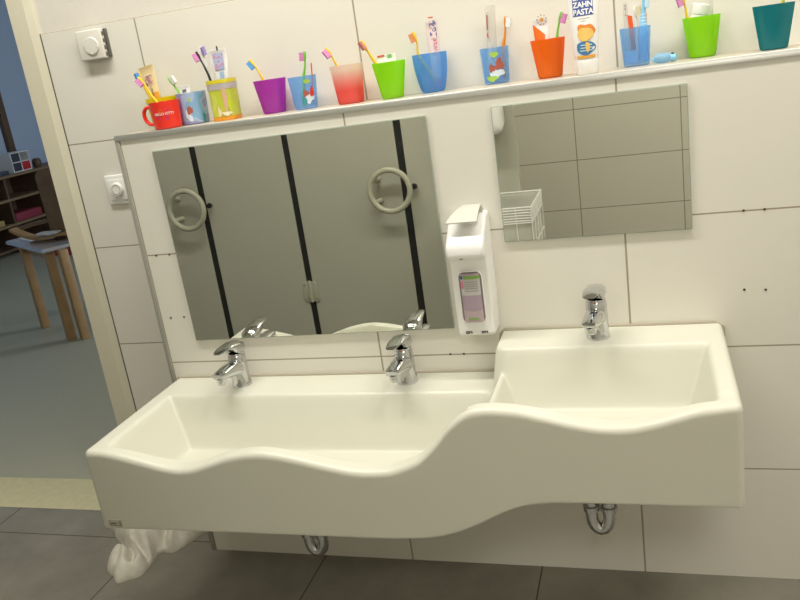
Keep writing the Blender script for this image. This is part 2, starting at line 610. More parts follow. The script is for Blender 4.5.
def rbox(lo, hi, bev=0.0, M=R):
    bm = B(lo, hi, bev)
    bmesh.ops.transform(bm, matrix=M, verts=bm.verts)
    return bm
obj('tabletop', rbox((0, 0, TZ - 0.02), (TL, TW, TZ), 0.003), mat('table_laminate', (0.42, 0.40, 0.40), 0.16, 0, 0.6), t, False)
obj('edge_band', rbox((-0.004, -0.004, TZ - 0.021), (TL + 0.004, -0.0005, TZ - 0.001), 0.001), mat('glossy_edge', (0.55, 0.58, 0.62), 0.1, 0.4), t, False)
obj('apron', rbox((0.05, 0.045, TZ - 0.075), (TL - 0.05, 0.063, TZ - 0.0205)), M_wood, t, False)
for lx, ly in ((0.125, 0.022), (TL - 0.085, 0.022), (TL - 0.012, 0.074), (0.125, TW - 0.08), (TL - 0.06, TW - 0.08)):
    obj('leg', rbox((lx, ly, 0), (lx + 0.048, ly + 0.048, TZ - 0.0205), 0.005), M_wood, t, True)
# paper and tray on it
o = obj('paper_sheet', rbox((0.03, 0.06, TZ + 0.0005), (0.26, 0.24, TZ + 0.003)), M_paper)
tag(rebase(o, R @ Vector((0.145, 0.15, TZ))), 'white paper sheet lying at the left end of the low table', 'paper')
# wooden doll cradle on the table, half hidden by the door frame
t = thing('doll_cradle', 'brown wooden doll cradle with tall rounded headboard on the low table', 'doll cradle', (-2.70, 2.15, TZ))
z0 = TZ + 0.0006
bm = bmesh.new()
ol = [(-2.685, z0), (-2.45, z0), (-2.44, 0.93)] + [(-2.48 + 0.04 * math.cos(a), 0.935 + 0.035 * math.sin(a)) for a in (PI / 6, PI / 3, PI / 2)] + \
     [(-2.655 - 0.04 * math.cos(a), 0.918 + 0.035 * math.sin(a)) for a in (PI / 2, PI / 3, PI / 6)] + [(-2.697, 0.915)]
prism(bm, ol, 2.09, 2.112, 'XZ', 0.003)
obj('headboard', bm, M_wood_m, t)
obj('side_rail', T([(-2.935, 2.10, 0.622), (-2.82, 2.10, 0.648), (-2.69, 2.10, 0.665)], 0.013, 8, flat=(1.0, 0.8), up=(0, 1, 0)), M_wood_m, t)
bm = bmesh.new()
n = 14
for i in range(n):
    ab = []
    for q in (i / n, (i + 1) / n):
        ab.append((-2.915 + 0.40 * q, 0.022 + 0.058 * (1 - q) ** 3 - 0.020 * math.sin(PI * min(1, q * 1.2)) + 0.012 * q))
    (x0, za), (x1, zb) = ab
    vs = [bm.verts.new(p_) for p_ in ((x0, 2.02, TZ + za - 0.001), (x1, 2.02, TZ + zb - 0.001), (x1, 2.085, TZ + zb - 0.001), (x0, 2.085, TZ + za - 0.001),
                                      (x0, 2.02, TZ + za + 0.014), (x1, 2.02, TZ + zb + 0.014), (x1, 2.085, TZ + zb + 0.014), (x0, 2.085, TZ + za + 0.014))]
    for q in ((0, 3, 2, 1), (4, 5, 6, 7), (0, 1, 5, 4), (2, 3, 7, 6)) + (((0, 4, 7, 3),) if i == 0 else ()) + (((1, 2, 6, 5),) if i == n - 1 else ()):
        bm.faces.new([vs[k] for k in q])
bmesh.ops.remove_doubles(bm, verts=bm.verts, dist=1e-5)
obj('curved_base', bm, M_wood, t)
obj('foot_block', B((-2.80, 2.03, z0), (-2.62, 2.08, TZ + 0.008)), M_wood_m, t, False)
o = obj('paper_sheet', B((-2.735, 2.022, TZ + 0.0435), (-2.60, 2.080, TZ + 0.057), 0.006), M_paper)
tag(rebase(o, (-2.67, 2.05, TZ + 0.032)), 'white folded paper lying in the curved base of the doll cradle', 'paper')

# ------------------------------------------------------------------ washbasin
XL, XRR, YF = -0.593, 0.7915, -0.415
WAVE = [(-0.62, .5490), (-0.5614, .5485), (-0.5300, .5465), (-0.4986, .5385), (-0.4359, .5221), (-0.3884, .5096), (-0.3544, .5054), (-0.3186, .5094), (-0.2868, .5196), (-0.2345, .5371),
        (-0.1851, .5471), (-0.1476, .5487), (-0.1051, .5434), (-0.0511, .5315), (0.0018, .5186), (0.0439, .5102), (0.08, .5075), (0.1292, .5107), (0.1618, .5202),
        (0.1945, .534), (0.2152, .5517), (0.2384, .5756), (0.2598, .6034), (0.2797, .6223), (0.3009, .6377), (0.3247, .6448), (0.355, .6456), (0.4011, .6413), (0.4458, .6299),
        (0.4898, .6178), (0.5334, .6088), (0.5681, .6058), (0.6026, .6078), (0.6369, .6156), (0.679, .629), (0.7202, .6412), (0.7523, .6450), (0.7700, .6490), (0.85, .6510)]
BOT = [(-0.62, .356), (-0.4277, .358), (-0.2262, .3592), (0.0295, .3598), (0.1256, .3605), (0.1814, .3643), (0.2239, .3705), (0.2665, .3839), (0.2984, .399), (0.3301, .4159),
       (0.3613, .4337), (0.3915, .4462), (0.4207, .4539), (0.4492, .4576), (0.541, .4592), (0.6294, .4589), (0.85, .4578)]


def smooth_fn(data, sig):
    xs = np.arange(data[0][0], data[-1][0], 0.001)
    ys = np.interp(xs, [p[0] for p in data], [p[1] for p in data])
    k = np.exp(-0.5 * (np.arange(-40, 41) / (sig * 1000)) ** 2)
    k /= k.sum()
    ys = np.convolve(np.pad(ys, 40, mode='edge'), k, mode='valid')
    return lambda x: np.interp(x, xs, ys)
wave = smooth_fn([(a - 0.0136 + (a + 0.5614) * 0.0112 + (0.010 if -0.5 < a < 0.15 else 0.0045 if 0.15 < a < 0.7 else 0), b - 0.0086 + 0.0055) for a, b in WAVE], 0.007)
bott = smooth_fn([(a - 0.0136 + (a + 0.5614) * 0.0112, b - 0.0125 - 0.002 * (a > 0.4)) for a, b in BOT], 0.010)


def smax(a, b, k):
    h = np.maximum(k - np.abs(a - b), 0) / k
    return np.maximum(a, b) + h * h * k / 4


def smin(a, b, k):
    return -smax(-a, -b, k)


def sst(x):
    x = np.clip(x, 0, 1)
    return x * x * (3 - 2 * x)


def axis_pts(lo, hi, fine, step, extra=()):
    f = [0, 0.0006, 0.0018, 0.0036, 0.006, 0.009, 0.012, 0.015]
    a = [lo + v for v in f] + list(np.arange(lo + 0.02, hi - 0.018, step)) + [hi - v for v in f[::-1]]
    return np.array(sorted(set(np.round(a, 5))))
xs = axis_pts(XL, XRR, 0, 0.004)
ys = axis_pts(YF, 0.0, 0, 0.0035)
GX, GY = np.meshgrid(xs, ys, indexing='ij')
ZL_, ZR_ = 0.546, 0.648
deck = ZL_ + (ZR_ - ZL_) * sst((GX - 0.295) / 0.020)
tfront = sst((GY + 0.372) / 0.03)          # 0 at the front rim, 1 further back
rim = wave(GX) * (1 - tfront) + deck * tfront
FL, FR = 0.42, 0.52
sl = 0.06 / 0.126
flo = FL + (FR - FL) * sst((GX - 0.24) / 0.10)
fmid = np.where(GX < 0.3, FL, FR)
w_back = FL + (GY + 0.176) / 0.45 * 1.0
w_back = FL + (GY + 0.172) / (0.052) * 0.126
w_backR = FR + (GY + 0.162) / (0.041) * 0.126
w_back = np.where(GX < 0.30, w_back, w_backR) if False else w_back * (1 - sst((GX - 0.27) / 0.07)) + w_backR * sst((GX - 0.27) / 0.07)
w_front = FL - (GY + 0.360) / 0.022 * 0.126
w_frontR = FR - (GY + 0.360) / 0.022 * 0.126
w_front = np.where(GX < 0.3, w_front, w_frontR)
w_left = FL - (GX + 0.484) / 0.062 * 0.126
w_right = FR + (GX - 0.712) / 0.042 * 0.126
ridge = smin(0.52 + (0.355 - GX) / 0.034 * 0.094, 0.42 + (GX - 0.235) / 0.080 * 0.162, 0.034)
floor_ = smax(np.where(GX < 0.3, FL, FR) * 1.0, ridge, 0.012)
bowl = smax(floor_, smax(w_left, w_right, 0.006), 0.014)
bowl = smax(bowl, w_front, 0.016)
bowl = smax(bowl, w_back, 0.012)
H = smin(rim, bowl, 0.014)
r = 0.013
for e in (GX - XL, XRR - GX, GY - YF):
    q = np.clip(r - e, 0, r)
    H = H - (r - np.sqrt(np.maximum(r * r - q * q, 0)))
BT = bott(GX)
r2 = 0.006
for e in (GX - XL, XRR - GX, GY - YF):
    q = np.clip(r2 - e, 0, r2)
    BT = BT + (r2 - np.sqrt(np.maximum(r2 * r2 - q * q, 0)))


def plan(x, y):
    rc = 0.012
    for sx, cx in ((-1, XL + rc), (1, XRR - rc)):
        u = (x - cx) * sx / rc
        v = -(y - (YF + rc)) / rc
        if u > 0 and v > 0:
            return cx + sx * rc * u * math.sqrt(1 - v * v / 2), (YF + rc) - rc * v * math.sqrt(1 - u * u / 2)
    return x, y
bm = bmesh.new()
nx, ny = len(xs), len(ys)
top = [[None] * ny for _ in range(nx)]
bot = [[None] * ny for _ in range(nx)]
for i in range(nx):
    for j in range(ny):
        px, py = plan(xs[i], ys[j])
        top[i][j] = bm.verts.new((px, py, H[i, j]))
        if i in (0, nx - 1) or j in (0, ny - 1) or (i % 4 == 0 and j % 8 == 0) or True:
            bot[i][j] = bm.verts.new((px, py, BT[i, j]))
for i in range(nx - 1):
    for j in range(ny - 1):
        bm.faces.new((top[i][j], top[i + 1][j], top[i + 1][j + 1], top[i][j + 1]))
        bm.faces.new((bot[i][j], bot[i][j + 1], bot[i + 1][j + 1], bot[i + 1][j]))
per = [(i, 0) for i in range(nx)] + [(nx - 1, j) for j in range(1, ny)] + [(i, ny - 1) for i in range(nx - 2, -1, -1)] + [(0, j) for j in range(ny - 2, 0, -1)]
lev = [0.0, 0.02, 0.25, 0.5, 0.75, 0.98, 1.0]
cols_ = []
for (i, j) in per:
    a, b = bot[i][j], top[i][j]
    cols_.append([a] + [bm.verts.new(a.co.lerp(b.co, q)) for q in lev[1:-1]] + [b])
for k in range(len(per)):
    c0, c1 = cols_[k], cols_[(k + 1) % len(per)]
    for q in range(len(lev) - 1):
        bm.faces.new((c0[q], c1[q], c1[q + 1], c0[q + 1]))
t = thing('washbasin', 'long cream wall-hung wash trough with wavy front and two basin levels', 'washbasin', (0.1, -0.215, 0.36))
obj('basin_body', bm, M_resin, t, True, 60)
# silicone joint along the wall
bm = bmesh.new()
tube(bm, [(XL + 0.004, -0.003, 0.5475), (0.0, -0.003, 0.5475), (0.286, -0.003, 0.5475), (0.298, -0.003, 0.552), (0.302, -0.003, 0.60), (0.306, -0.003, 0.64),
          (0.316, -0.003, 0.6495), (0.5, -0.003, 0.6495), (XRR - 0.014, -0.003, 0.6495), (XRR + 0.001, -0.003, 0.640), (XRR + 0.0015, -0.003, 0.56)], 0.0042, 8, up=(0, 1, 0))
obj('silicone_joint', bm, M_sil, t)
# maker's badge, low on the left of the front
bd = obj('badge', B((-0.5713, YF - 0.0018, 0.3537), (-0.5383, YF + 0.001, 0.3702), 0.0008), mat('badge_grey', (0.30, 0.28, 0.21), 0.4), t)
obj('badge_face', B((-0.5678, YF - 0.0024, 0.3567), (-0.5438, YF - 0.0017, 0.3674)), mat('badge_silver', (0.56, 0.54, 0.46), 0.35, 0.3), bd, False)
bm = bmesh.new()
for k, w in enumerate((0.003, 0.0025, 0.003)):
    box(bm, (-0.5648 + 0.0045 * k, YF - 0.0028, 0.3597), (-0.5648 + 0.0045 * k + w, YF - 0.0023, 0.3637))
obj('badge_mark', bm, M_dark, bd, False)


# ------------------------------------------------------------------ taps
def tap(label, x, y, z, turn=0.0, yawl=0.0):
    t = thing('mixer_tap', label, 'tap', (x, y, z), 'chrome taps on the basin')
    W = Matrix.Translation((x, y, z)) @ Matrix.Rotation(turn, 4, 'Z')

    def put(name, bm, m, par=t, s=True, ang=40):
        bmesh.ops.transform(bm, matrix=W, verts=bm.verts)
        return obj(name, bm, m, par, s, ang)
    # body: slightly leaning, rounded cylinder
    bm = bmesh.new()
    lathe(bm, [(0.0255, 0.0004), (0.0258, 0.003), (0.0245, 0.006), (0.0235, 0.03), (0.0228, 0.06), (0.0222, 0.081), (0.0205, 0.084)], (0, 0, 0), 32)
    b = put('body', bm, M_chrome)
    # spout: flat tapering tongue, rising from the body then level to the tip
    bm = bmesh.new()
    prof = [(0.004, 0.066, 0.026, 0.0205), (-0.018, 0.0735, 0.032, 0.0208), (-0.040, 0.0765, 0.040, 0.0200), (-0.070, 0.0765, 0.0475, 0.0188), (-0.092, 0.0755, 0.0525, 0.0178), (-0.104, 0.0742, 0.0575, 0.0165), (-0.111, 0.0725, 0.0655, 0.0135)]
    rings = []
    for yy, zt, zb, hw in prof:
        zm, th = (zt + zb) / 2, (zt - zb) / 2
        rings.append([bm.verts.new((hw * (abs(math.cos(a)) ** 0.7) * (1 if math.cos(a) > 0 else -1), yy, zm + th * (abs(math.sin(a)) ** 0.8) * (1 if math.sin(a) > 0 else -1))) for a in (2 * PI * k / 20 for k in range(20))])
    for p, q in zip(rings, rings[1:]):
        for k in range(20):
            bm.faces.new((p[k], p[(k + 1) % 20], q[(k + 1) % 20], q[k]))
    bm.faces.new(rings[0][::-1])
    bm.faces.new(rings[-1])
    put('spout', bm, M_chrome)
    bm = bmesh.new()
    lathe(bm, [(0.011, 0.0), (0.012, 0.004), (0.012, 0.014)], (0, -0.092, 0.0425), 20)
    a = put('aerator', bm, M_chrome)
    bm = bmesh.new()
    lathe(bm, [(0.0085, 0.0), (0.0085, 0.003)], (0, -0.092, 0.0408), 16)
    put('aerator_mesh', bm, M_dark, a)
    # collar and painted reflection dot
    bm = bmesh.new()
    lathe(bm, [(0.0200, 0.0800), (0.0200, 0.0875), (0.0195, 0.0885)], (0, 0.001, 0), 32)
    put('cartridge_cap', bm, M_chrome)
    # lever: wide hood over the cartridge, running forward into a thin blade
    bm = bmesh.new()
    prof = [(0.0228, 0.109, 0.090, 0.014), (0.0190, 0.114, 0.0875, 0.019), (0.010, 0.1185, 0.0875, 0.0220), (-0.010, 0.1222, 0.0875, 0.0224), (-0.023, 0.1235, 0.0960, 0.0214), (-0.038, 0.1238, 0.1090, 0.0196),
            (-0.062, 0.1228, 0.1155, 0.0168), (-0.083, 0.1205, 0.1165, 0.0136), (-0.0895, 0.1188, 0.1166, 0.0095)]
    rings = []
    for yy, zt, zb, hw in prof:
        zm, th = (zt + zb) / 2, (zt - zb) / 2
        ring = []
        for (qx, qz) in ((-1, -0.3), (-0.96, 0.45), (-0.65, 0.88), (0, 1.0), (0.65, 0.88), (0.96, 0.45), (1, -0.3), (0.8, -0.95), (0, -1.0), (-0.8, -0.95)):
            ring.append(bm.verts.new((qx * hw, yy, zm + qz * th)))
        rings.append(ring)
    for p, q in zip(rings, rings[1:]):
        for k in range(10):
            bm.faces.new((p[k], p[(k + 1) % 10], q[(k + 1) % 10], q[k]))
    bm.faces.new(rings[0][::-1])
    bm.faces.new(rings[-1])
    if yawl:
        bmesh.ops.rotate(bm, verts=bm.verts, cent=(0, 0, 0), matrix=Matrix.Rotation(yawl, 3, 'Z'))
    lv = put('lever', bm, M_chrome, ang=50)
    bm = bmesh.new()
    lathe(bm, [(0.0018, 0), (0.0018, 0.0012), (0.0005, 0.0015)], (0, -0.0205, 0.0862), 10, axis=Matrix.Rotation(PI / 2, 3, 'X'))
    put('reflection_dot', bm, M_orgbr, b)  # orange dot painted in for a brownish reflection on the chrome
    return t


tap('leftmost chrome mixer tap on the low basin deck, under the large mirror', -0.368, -0.055, 0.546, 0.0)
tap('chrome mixer tap on the low basin deck, left of the soap dispenser', 0.078, -0.055, 0.546, 0.0)
tap('rightmost chrome mixer tap, on the higher basin deck below the small mirror', 0.533, -0.065, 0.648, math.radians(-5), 0.0)


# chrome traps under the basin
def trap(label, x, z_low, y=-0.18, top=0.46):
    t = thing('drain_trap', label, 'drain trap', (x, y, z_low), 'chrome traps under the basin')
    R_ = 0.0140
    hw = 0.0185
    pts = [(x - hw, y, top - 0.0005), (x - hw, y, z_low + 0.045)] + [(x - hw * math.cos(a), y - 0.0 , z_low + 0.045 - (0.045 - R_) * math.sin(a)) for a in np.linspace(0, PI, 9)[1:-1]] + \
          [(x + hw, y, z_low + 0.045), (x + hw, y, z_low + 0.07)]
    obj('trap_bend', T(pts, R_, 16), M_chrome, t)
    pts2 = [(x + hw, y, z_low + 0.066), (x + hw, y, z_low + 0.085), (x + hw + 0.002, y + 0.012, z_low + 0.098), (x + hw + 0.002, y + 0.04, z_low + 0.103), (x + hw + 0.002, 0.0, z_low + 0.105)]
    obj('wall_pipe', T(smooth_path(pts2, 4), R_ * 0.97, 16), M_chrome, t)
    bm = bmesh.new()
    lathe(bm, [(R_ + 0.004, 0), (R_ + 0.0045, 0.012), (R_ + 0.0005, 0.014)], (x + hw, y, z_low + 0.060), 20)
    lathe(bm, [(R_ + 0.004, 0), (R_ + 0.0045, 0.012), (R_ + 0.0005, 0.014)], (x - hw, y, z_low + 0.062), 20)
    obj('union_nut', bm, M_chrome, t)


trap('chrome drain trap hanging under the high right end of the basin', 0.518, 0.2235, top=0.4438)
trap('chrome drain trap peeking out below the low left part of the basin', -0.180, 0.128, top=0.3465)

# ------------------------------------------------------------------ mirrors
def mirror(label, x0, x1, z0, z1, tilt=0.0):
    t = thing('wall_mirror', label, 'mirror', ((x0 + x1) / 2, 0, z0))
    obj('glass_edge', B((x0, -0.0068, z0), (x1, -0.0006, z1), 0.0004, 1), M_medge, t, False)
    bm = bmesh.new()
    box(bm, (x0 + 0.0016, -0.0075, z0 + 0.0016), (x1 - 0.0016, -0.0069, z1 - 0.0016))
    obj('silvered_face', bm, M_mirror, t, False)
    t.rotation_euler = (0, math.radians(-tilt), 0)


mirror('large frameless mirror reflecting grey cubicle doors with ring handles', -0.5060, 0.1970, 0.6560, 1.1565, 0.55)
mirror('small frameless mirror reflecting a tiled wall and a wire basket', 0.3385, 0.7378, 0.8608, 1.1606)

# ------------------------------------------------------------------ soap / disinfectant dispenser
t = thing('soap_dispenser', 'white wall dispenser with a grey elbow lever and bottle window between the mirrors', 'soap dispenser', (0.2675, 0, 0.662))
XA, XB = 0.2235, 0.3090
bm = bmesh.new()
# housing: side profile (Y, Z): back, top sloping to the nose, recessed lower front
bm_ = bmesh.new()
prof = [(-0.001, 0.664), (-0.070, 0.664), (-0.078, 0.672), (-0.078, 0.838), (-0.084, 0.850), (-0.100, 0.854), (-0.107, 0.862), (-0.107, 0.875), (-0.101, 0.886), (-0.040, 0.934), (-0.030, 0.937), (-0.001, 0.937)]
prism(bm, prof, XA, XB, 'YZ')
bmesh.ops.bevel(bm, geom=[e for e in bm.edges if abs(e.verts[0].co.x - e.verts[1].co.x) < 1e-6], offset=0.007, segments=3, affect='EDGES', profile=0.5, clamp_overlap=True)
hs = obj('housing', bm, M_white_pl, t, True, 30)
# window: flush plate coloured dark for the shade inside, and rounded rim
def rrect(x0, x1, z0, z1, r, n=5):
    P = []
    for cx, cz, a0 in ((x1 - r, z1 - r, 0), (x0 + r, z1 - r, PI / 2), (x0 + r, z0 + r, PI), (x1 - r, z0 + r, 1.5 * PI)):
        for k in range(n + 1):
            a = a0 + PI / 2 * k / n
            P.append((cx + r * math.cos(a), cz + r * math.sin(a)))
    return P
bm = bmesh.new()
prism(bm, rrect(0.2395, 0.2915, 0.698, 0.8165, 0.012), -0.0788, -0.0776, 'XZ')
obj('window', bm, mat('window_shade', (0.28, 0.24, 0.24), 0.3), t, False)
bm = bmesh.new()
P0, P1 = rrect(0.2395, 0.2915, 0.698, 0.8165, 0.012), rrect(0.237, 0.294, 0.6955, 0.819, 0.014)
va = [bm.verts.new((p[0], -0.0795, p[1])) for p in P0]
vb = [bm.verts.new((p[0], -0.0775, p[1])) for p in P1]
for k in range(len(P0)):
    k2 = (k + 1) % len(P0)
    bm.faces.new((va[k], va[k2], vb[k2], vb[k]))
obj('window_rim', bm, M_white_pl, t)
# two little latch marks at the bottom
M_mark = mat('latch_mark_dark', (0.05, 0.05, 0.045), 0.5)
for x in (0.2415, 0.2775):
    bm = bmesh.new()
    z = 0.6705
    box(bm, (x, -0.0790, z), (x + 0.006, -0.0772, z + 0.0022))
    box(bm, (x + 0.007, -0.0790, z), (x + 0.009, -0.0772, z + 0.0058))
    box(bm, (x, -0.0790, z + 0.0036), (x + 0.015, -0.0772, z + 0.0058))
    box(bm, (x + 0.0125, -0.0790, z + 0.0005), (x + 0.015, -0.0772, z + 0.0036))
    obj('latch', bm, M_mark, t, False)
bm = bmesh.new()
lathe(bm, [(0.004, 0), (0.004, 0.004)], (0.2545, -0.092, 0.8495), 10)
obj('nozzle', bm, mat('nozzle_grey', (0.35, 0.33, 0.28), 0.4), t)
# elbow lever: curved plate rising to the back
bm = bmesh.new()
lp = [(-0.012, 0.9376), (-0.014, 0.9490), (-0.021, 0.9560), (-0.034, 0.9580), (-0.052, 0.9540), (-0.074, 0.9445), (-0.094, 0.9330)]
lo_ = [(-0.090, 0.9290), (-0.072, 0.9395), (-0.052, 0.9485), (-0.036, 0.9525), (-0.027, 0.9505), (-0.023, 0.9460), (-0.023, 0.9376)]
prism(bm, lp + lo_, 0.2285, 0.2985, 'YZ', 0.0015)
for v in bm.verts:
    if v.co.x < 0.26:
        v.co.x += 0.030 * max(0.0, min(1.0, (v.co.y + 0.090) / 0.060))
obj('elbow_lever', bm, M_grey_pl, t, True, 35)

# bottle inside the dispenser, its colours darkened for the shade behind the window
t = thing('soap_bottle', 'pink and white labelled bottle inside the white dispenser', 'bottle', (0.2655, -0.079, 0.70))
M_bot = mat('bottle_pink', (0.46, 0.36, 0.38), 0.35)
def slab(name, z0, z1, m, par=t, x0=0.2435, x1=0.2875, dy=0.0):
    bm = bmesh.new()
    n = 12
    vs = []
    for z in (z0, z1):
        vs.append([bm.verts.new((x, -0.0797 - dy - 0.006 * math.sqrt(max(0, 1 - ((x - 0.2655) / 0.0221) ** 2)), z)) for x in np.linspace(x0, x1, n)])
    for k in range(n - 1):
        bm.faces.new((vs[0][k], vs[0][k + 1], vs[1][k + 1], vs[1][k]))
    return obj(name, bm, m, par)
slab('bottle_body', 0.7005, 0.814, M_bot)
slab('label_white', 0.764, 0.806, mat('label_white', (0.52, 0.50, 0.49), 0.5), dy=0.0004)
slab('label_lilac', 0.728, 0.764, mat('label_lilac', (0.38, 0.30, 0.36), 0.5), dy=0.0004)
slab('label_green_band', 0.8015, 0.8085, mat('label_green', (0.22, 0.42, 0.08), 0.5), x0=0.252, dy=0.0008)
slab('label_blue_mark', 0.8015, 0.8085, mat('label_blue', (0.05, 0.12, 0.25), 0.5), x0=0.2435, x1=0.250, dy=0.0008)
slab('label_pink_block', 0.780, 0.797, mat('label_pinkred', (0.70, 0.22, 0.32), 0.5), x0=0.2435, x1=0.2505, dy=0.0008)
slab('label_green_strip', 0.707, 0.7105, MATS['label_green'], x0=0.254, x1=0.277, dy=0.0008)
for z in (0.795, 0.790, 0.785, 0.780, 0.774):
    slab('label_text_line', z - 0.0009, z + 0.0009, mat('label_text', (0.33, 0.31, 0.32), 0.5), x0=0.2525, x1=0.283, dy=0.0008)

# ------------------------------------------------------------------ thermostat and switch on the recessed wall
YW = D - 0.007
t = thing('room_thermostat', 'white wall thermostat with round dial at the top left by the door frame', 'thermostat', (-0.73, YW, 1.395))
obj('housing', B((-0.772, YW - 0.025, 1.394), (-0.6935, YW - 0.0085, 1.4702), 0.004, 3), M_offwhite, t)
obj('back_box', B((-0.770, YW - 0.0084, 1.397), (-0.6885, YW + 0.0005, 1.468)), mat('thermostat_vent', (0.12, 0.12, 0.10), 0.7), t, False)
bm = bmesh.new()
for k in range(4):
    box(bm, (-0.6936, YW - 0.0205, 1.3995 + 0.0175 * k), (-0.6915, YW - 0.0085, 1.3995 + 0.0175 * k + 0.009), 0.0005, 1)
obj('vent_fins', bm, MATS['thermostat_vent'], t, True)
bm = bmesh.new()
lathe(bm, [(0.0225, 0), (0.0222, 0.003), (0.0205, 0.0045), (0.001, 0.005)], (-0.7275, YW - 0.0248, 1.4285), 36, axis=Matrix.Rotation(PI / 2, 3, 'X'))
dl = obj('dial', bm, M_offwhite, t)
M_tick = mat('tick_grey', (0.28, 0.27, 0.22), 0.6)
bm = bmesh.new()
for k in range(7):
    a = PI * (0.1 + k * 0.30)
    cx, cz = -0.7275 + 0.0185 * math.cos(a), 1.4285 + 0.0185 * math.sin(a)
    box(bm, (cx - 0.0007, YW - 0.0302, cz - 0.0007), (cx + 0.0007, YW - 0.0290, cz + 0.0007))
obj('dial_ticks', bm, M_tick, dl, False)

t = thing('rotary_switch', 'square white switch plate with round knob left of the large mirror', 'switch', (-0.7635, YW, 1.003))
obj('plate', B((-0.8030, YW - 0.009, 1.0040), (-0.7240, YW + 0.0005, 1.0865), 0.0035, 3), M_white_pl, t)
obj('centre_plate', B((-0.7925, YW - 0.0125, 1.0160), (-0.7345, YW - 0.0085, 1.0745), 0.002, 2), M_white_pl, t)
bm = bmesh.new()
lathe(bm, [(0.0195, 0), (0.0188, 0.006), (0.0170, 0.0082), (0.001, 0.0088)], (-0.7635, YW - 0.0122, 1.0465), 32, axis=Matrix.Rotation(PI / 2, 3, 'X'))
kb = obj('knob', bm, M_white_pl, t)
bm = T([(-0.7635 + 0.0130 * math.cos(a), YW - 0.0207, 1.0465 + 0.0130 * math.sin(a)) for a in np.linspace(0, 2 * PI, 41)[:-1]], 0.0009, 6, closed=True, up=(0, 1, 0))
obj('knob_ring', bm, mat('knob_ring_grey', (0.33, 0.32, 0.27), 0.5), kb)

# ------------------------------------------------------------------ cups and brushes on the ledge
def cup(label, cx, cy, rt, rb, h, m, name='toothbrush_cup', sq=0.0, sy=1.0, wall=0.0016, bulge=0.0, rim_r=0.003):
    t = thing(name, label, 'cup', (cx, cy, LZ), 'toothbrush cups on the ledge')
    prof = [(0.001, 0.0004), (rb - 0.004, 0.0004), (rb - 0.001, 0.002), (rb, 0.006)]
    for k in range(1, 9):
        q = k / 8
        prof.append((rb + (rt - rb) * q + bulge * math.sin(PI * q), 0.006 + (h - 0.006) * q))
    for k in range(8, -1, -1):
        q = k / 8
        prof.append((rb + (rt - rb) * q + bulge * math.sin(PI * q) - wall, max(0.004, 0.006 + (h - 0.006) * q - (0 if k == 8 else 0))))
    prof.append((0.001, 0.004))
    bm = bmesh.new()
    lathe(bm, prof, (cx, cy, LZ), 40, 1.0, sy, sq)
    obj('cup_body', bm, m, t)
    return t


def brush(label, foot, entry, head, bdir, m_handle, m_br, y, yf=None, fat=1.0, head_r=0.0055, neck=None, name='toothbrush', headlen=0.024, lean=None):
    """foot: world point in the cup; entry, head: pixels of the photograph measured at depth y"""
    f = Vector(foot)
    e = at(*entry, y)
    hd = at(*head, y if lean is None else lean)
    t = thing(name, label, 'toothbrush', f, 'toothbrushes in the cups')
    base = [f, f.lerp(e, 0.5), e] + ([at(*p, y) for p in neck] if neck else []) + [hd]
    pts = smooth_path(base, 6)
    n = len(pts)
    L_ = [0.0]
    for a, b in zip(pts, pts[1:]):
        L_.append(L_[-1] + (b - a).length)
    tot = L_[-1]
    rad = []
    for s in L_:
        rem = tot - s
        if rem < headlen:
            rr = head_r * (0.55 + 0.45 * math.sin(PI * min(1, (rem + 0.003) / headlen)))
        elif rem < headlen + 0.025:
            rr = 0.0026 + 0.0012 * (rem - headlen) / 0.025
        else:
            rr = min(0.0052, 0.0038 + 0.03 * (rem - headlen - 0.025)) * fat
        if s < 0.006:
            rr *= 0.7
        rad.append(rr)
    d = Vector(bdir).normalized()
    obj('handle', T(pts, rad, 10, flat=(1.0, 0.75), up=d), m_handle, t)
    hdir = (pts[-1] - pts[-4]).normalized()
    d = (d - hdir * d.dot(hdir)).normalized()
    s_ = hdir.cross(d)
    c = pts[-1] - hdir * (headlen * 0.5) + d * 0.0075
    bm = bmesh.new()
    Mx = Matrix(((s_.x, d.x, hdir.x, c.x), (s_.y, d.y, hdir.y, c.y), (s_.z, d.z, hdir.z, c.z), (0, 0, 0, 1)))
    # tufts: 3 x 5 little blocks on a common bed
    for a in (-1, 0, 1):
        for b in (-2, -1, 0, 1, 2):
            hh = 0.0050 + 0.0006 * ((a + b) % 2)
            box(bm, (a * 0.0027 - 0.0013, -0.0055, b * 0.0040 - 0.0019), (a * 0.0027 + 0.0013, hh, b * 0.0040 + 0.0019))
    bmesh.ops.transform(bm, matrix=Mx, verts=bm.verts)
    obj('bristles', bm, m_br, t, False)
    return t


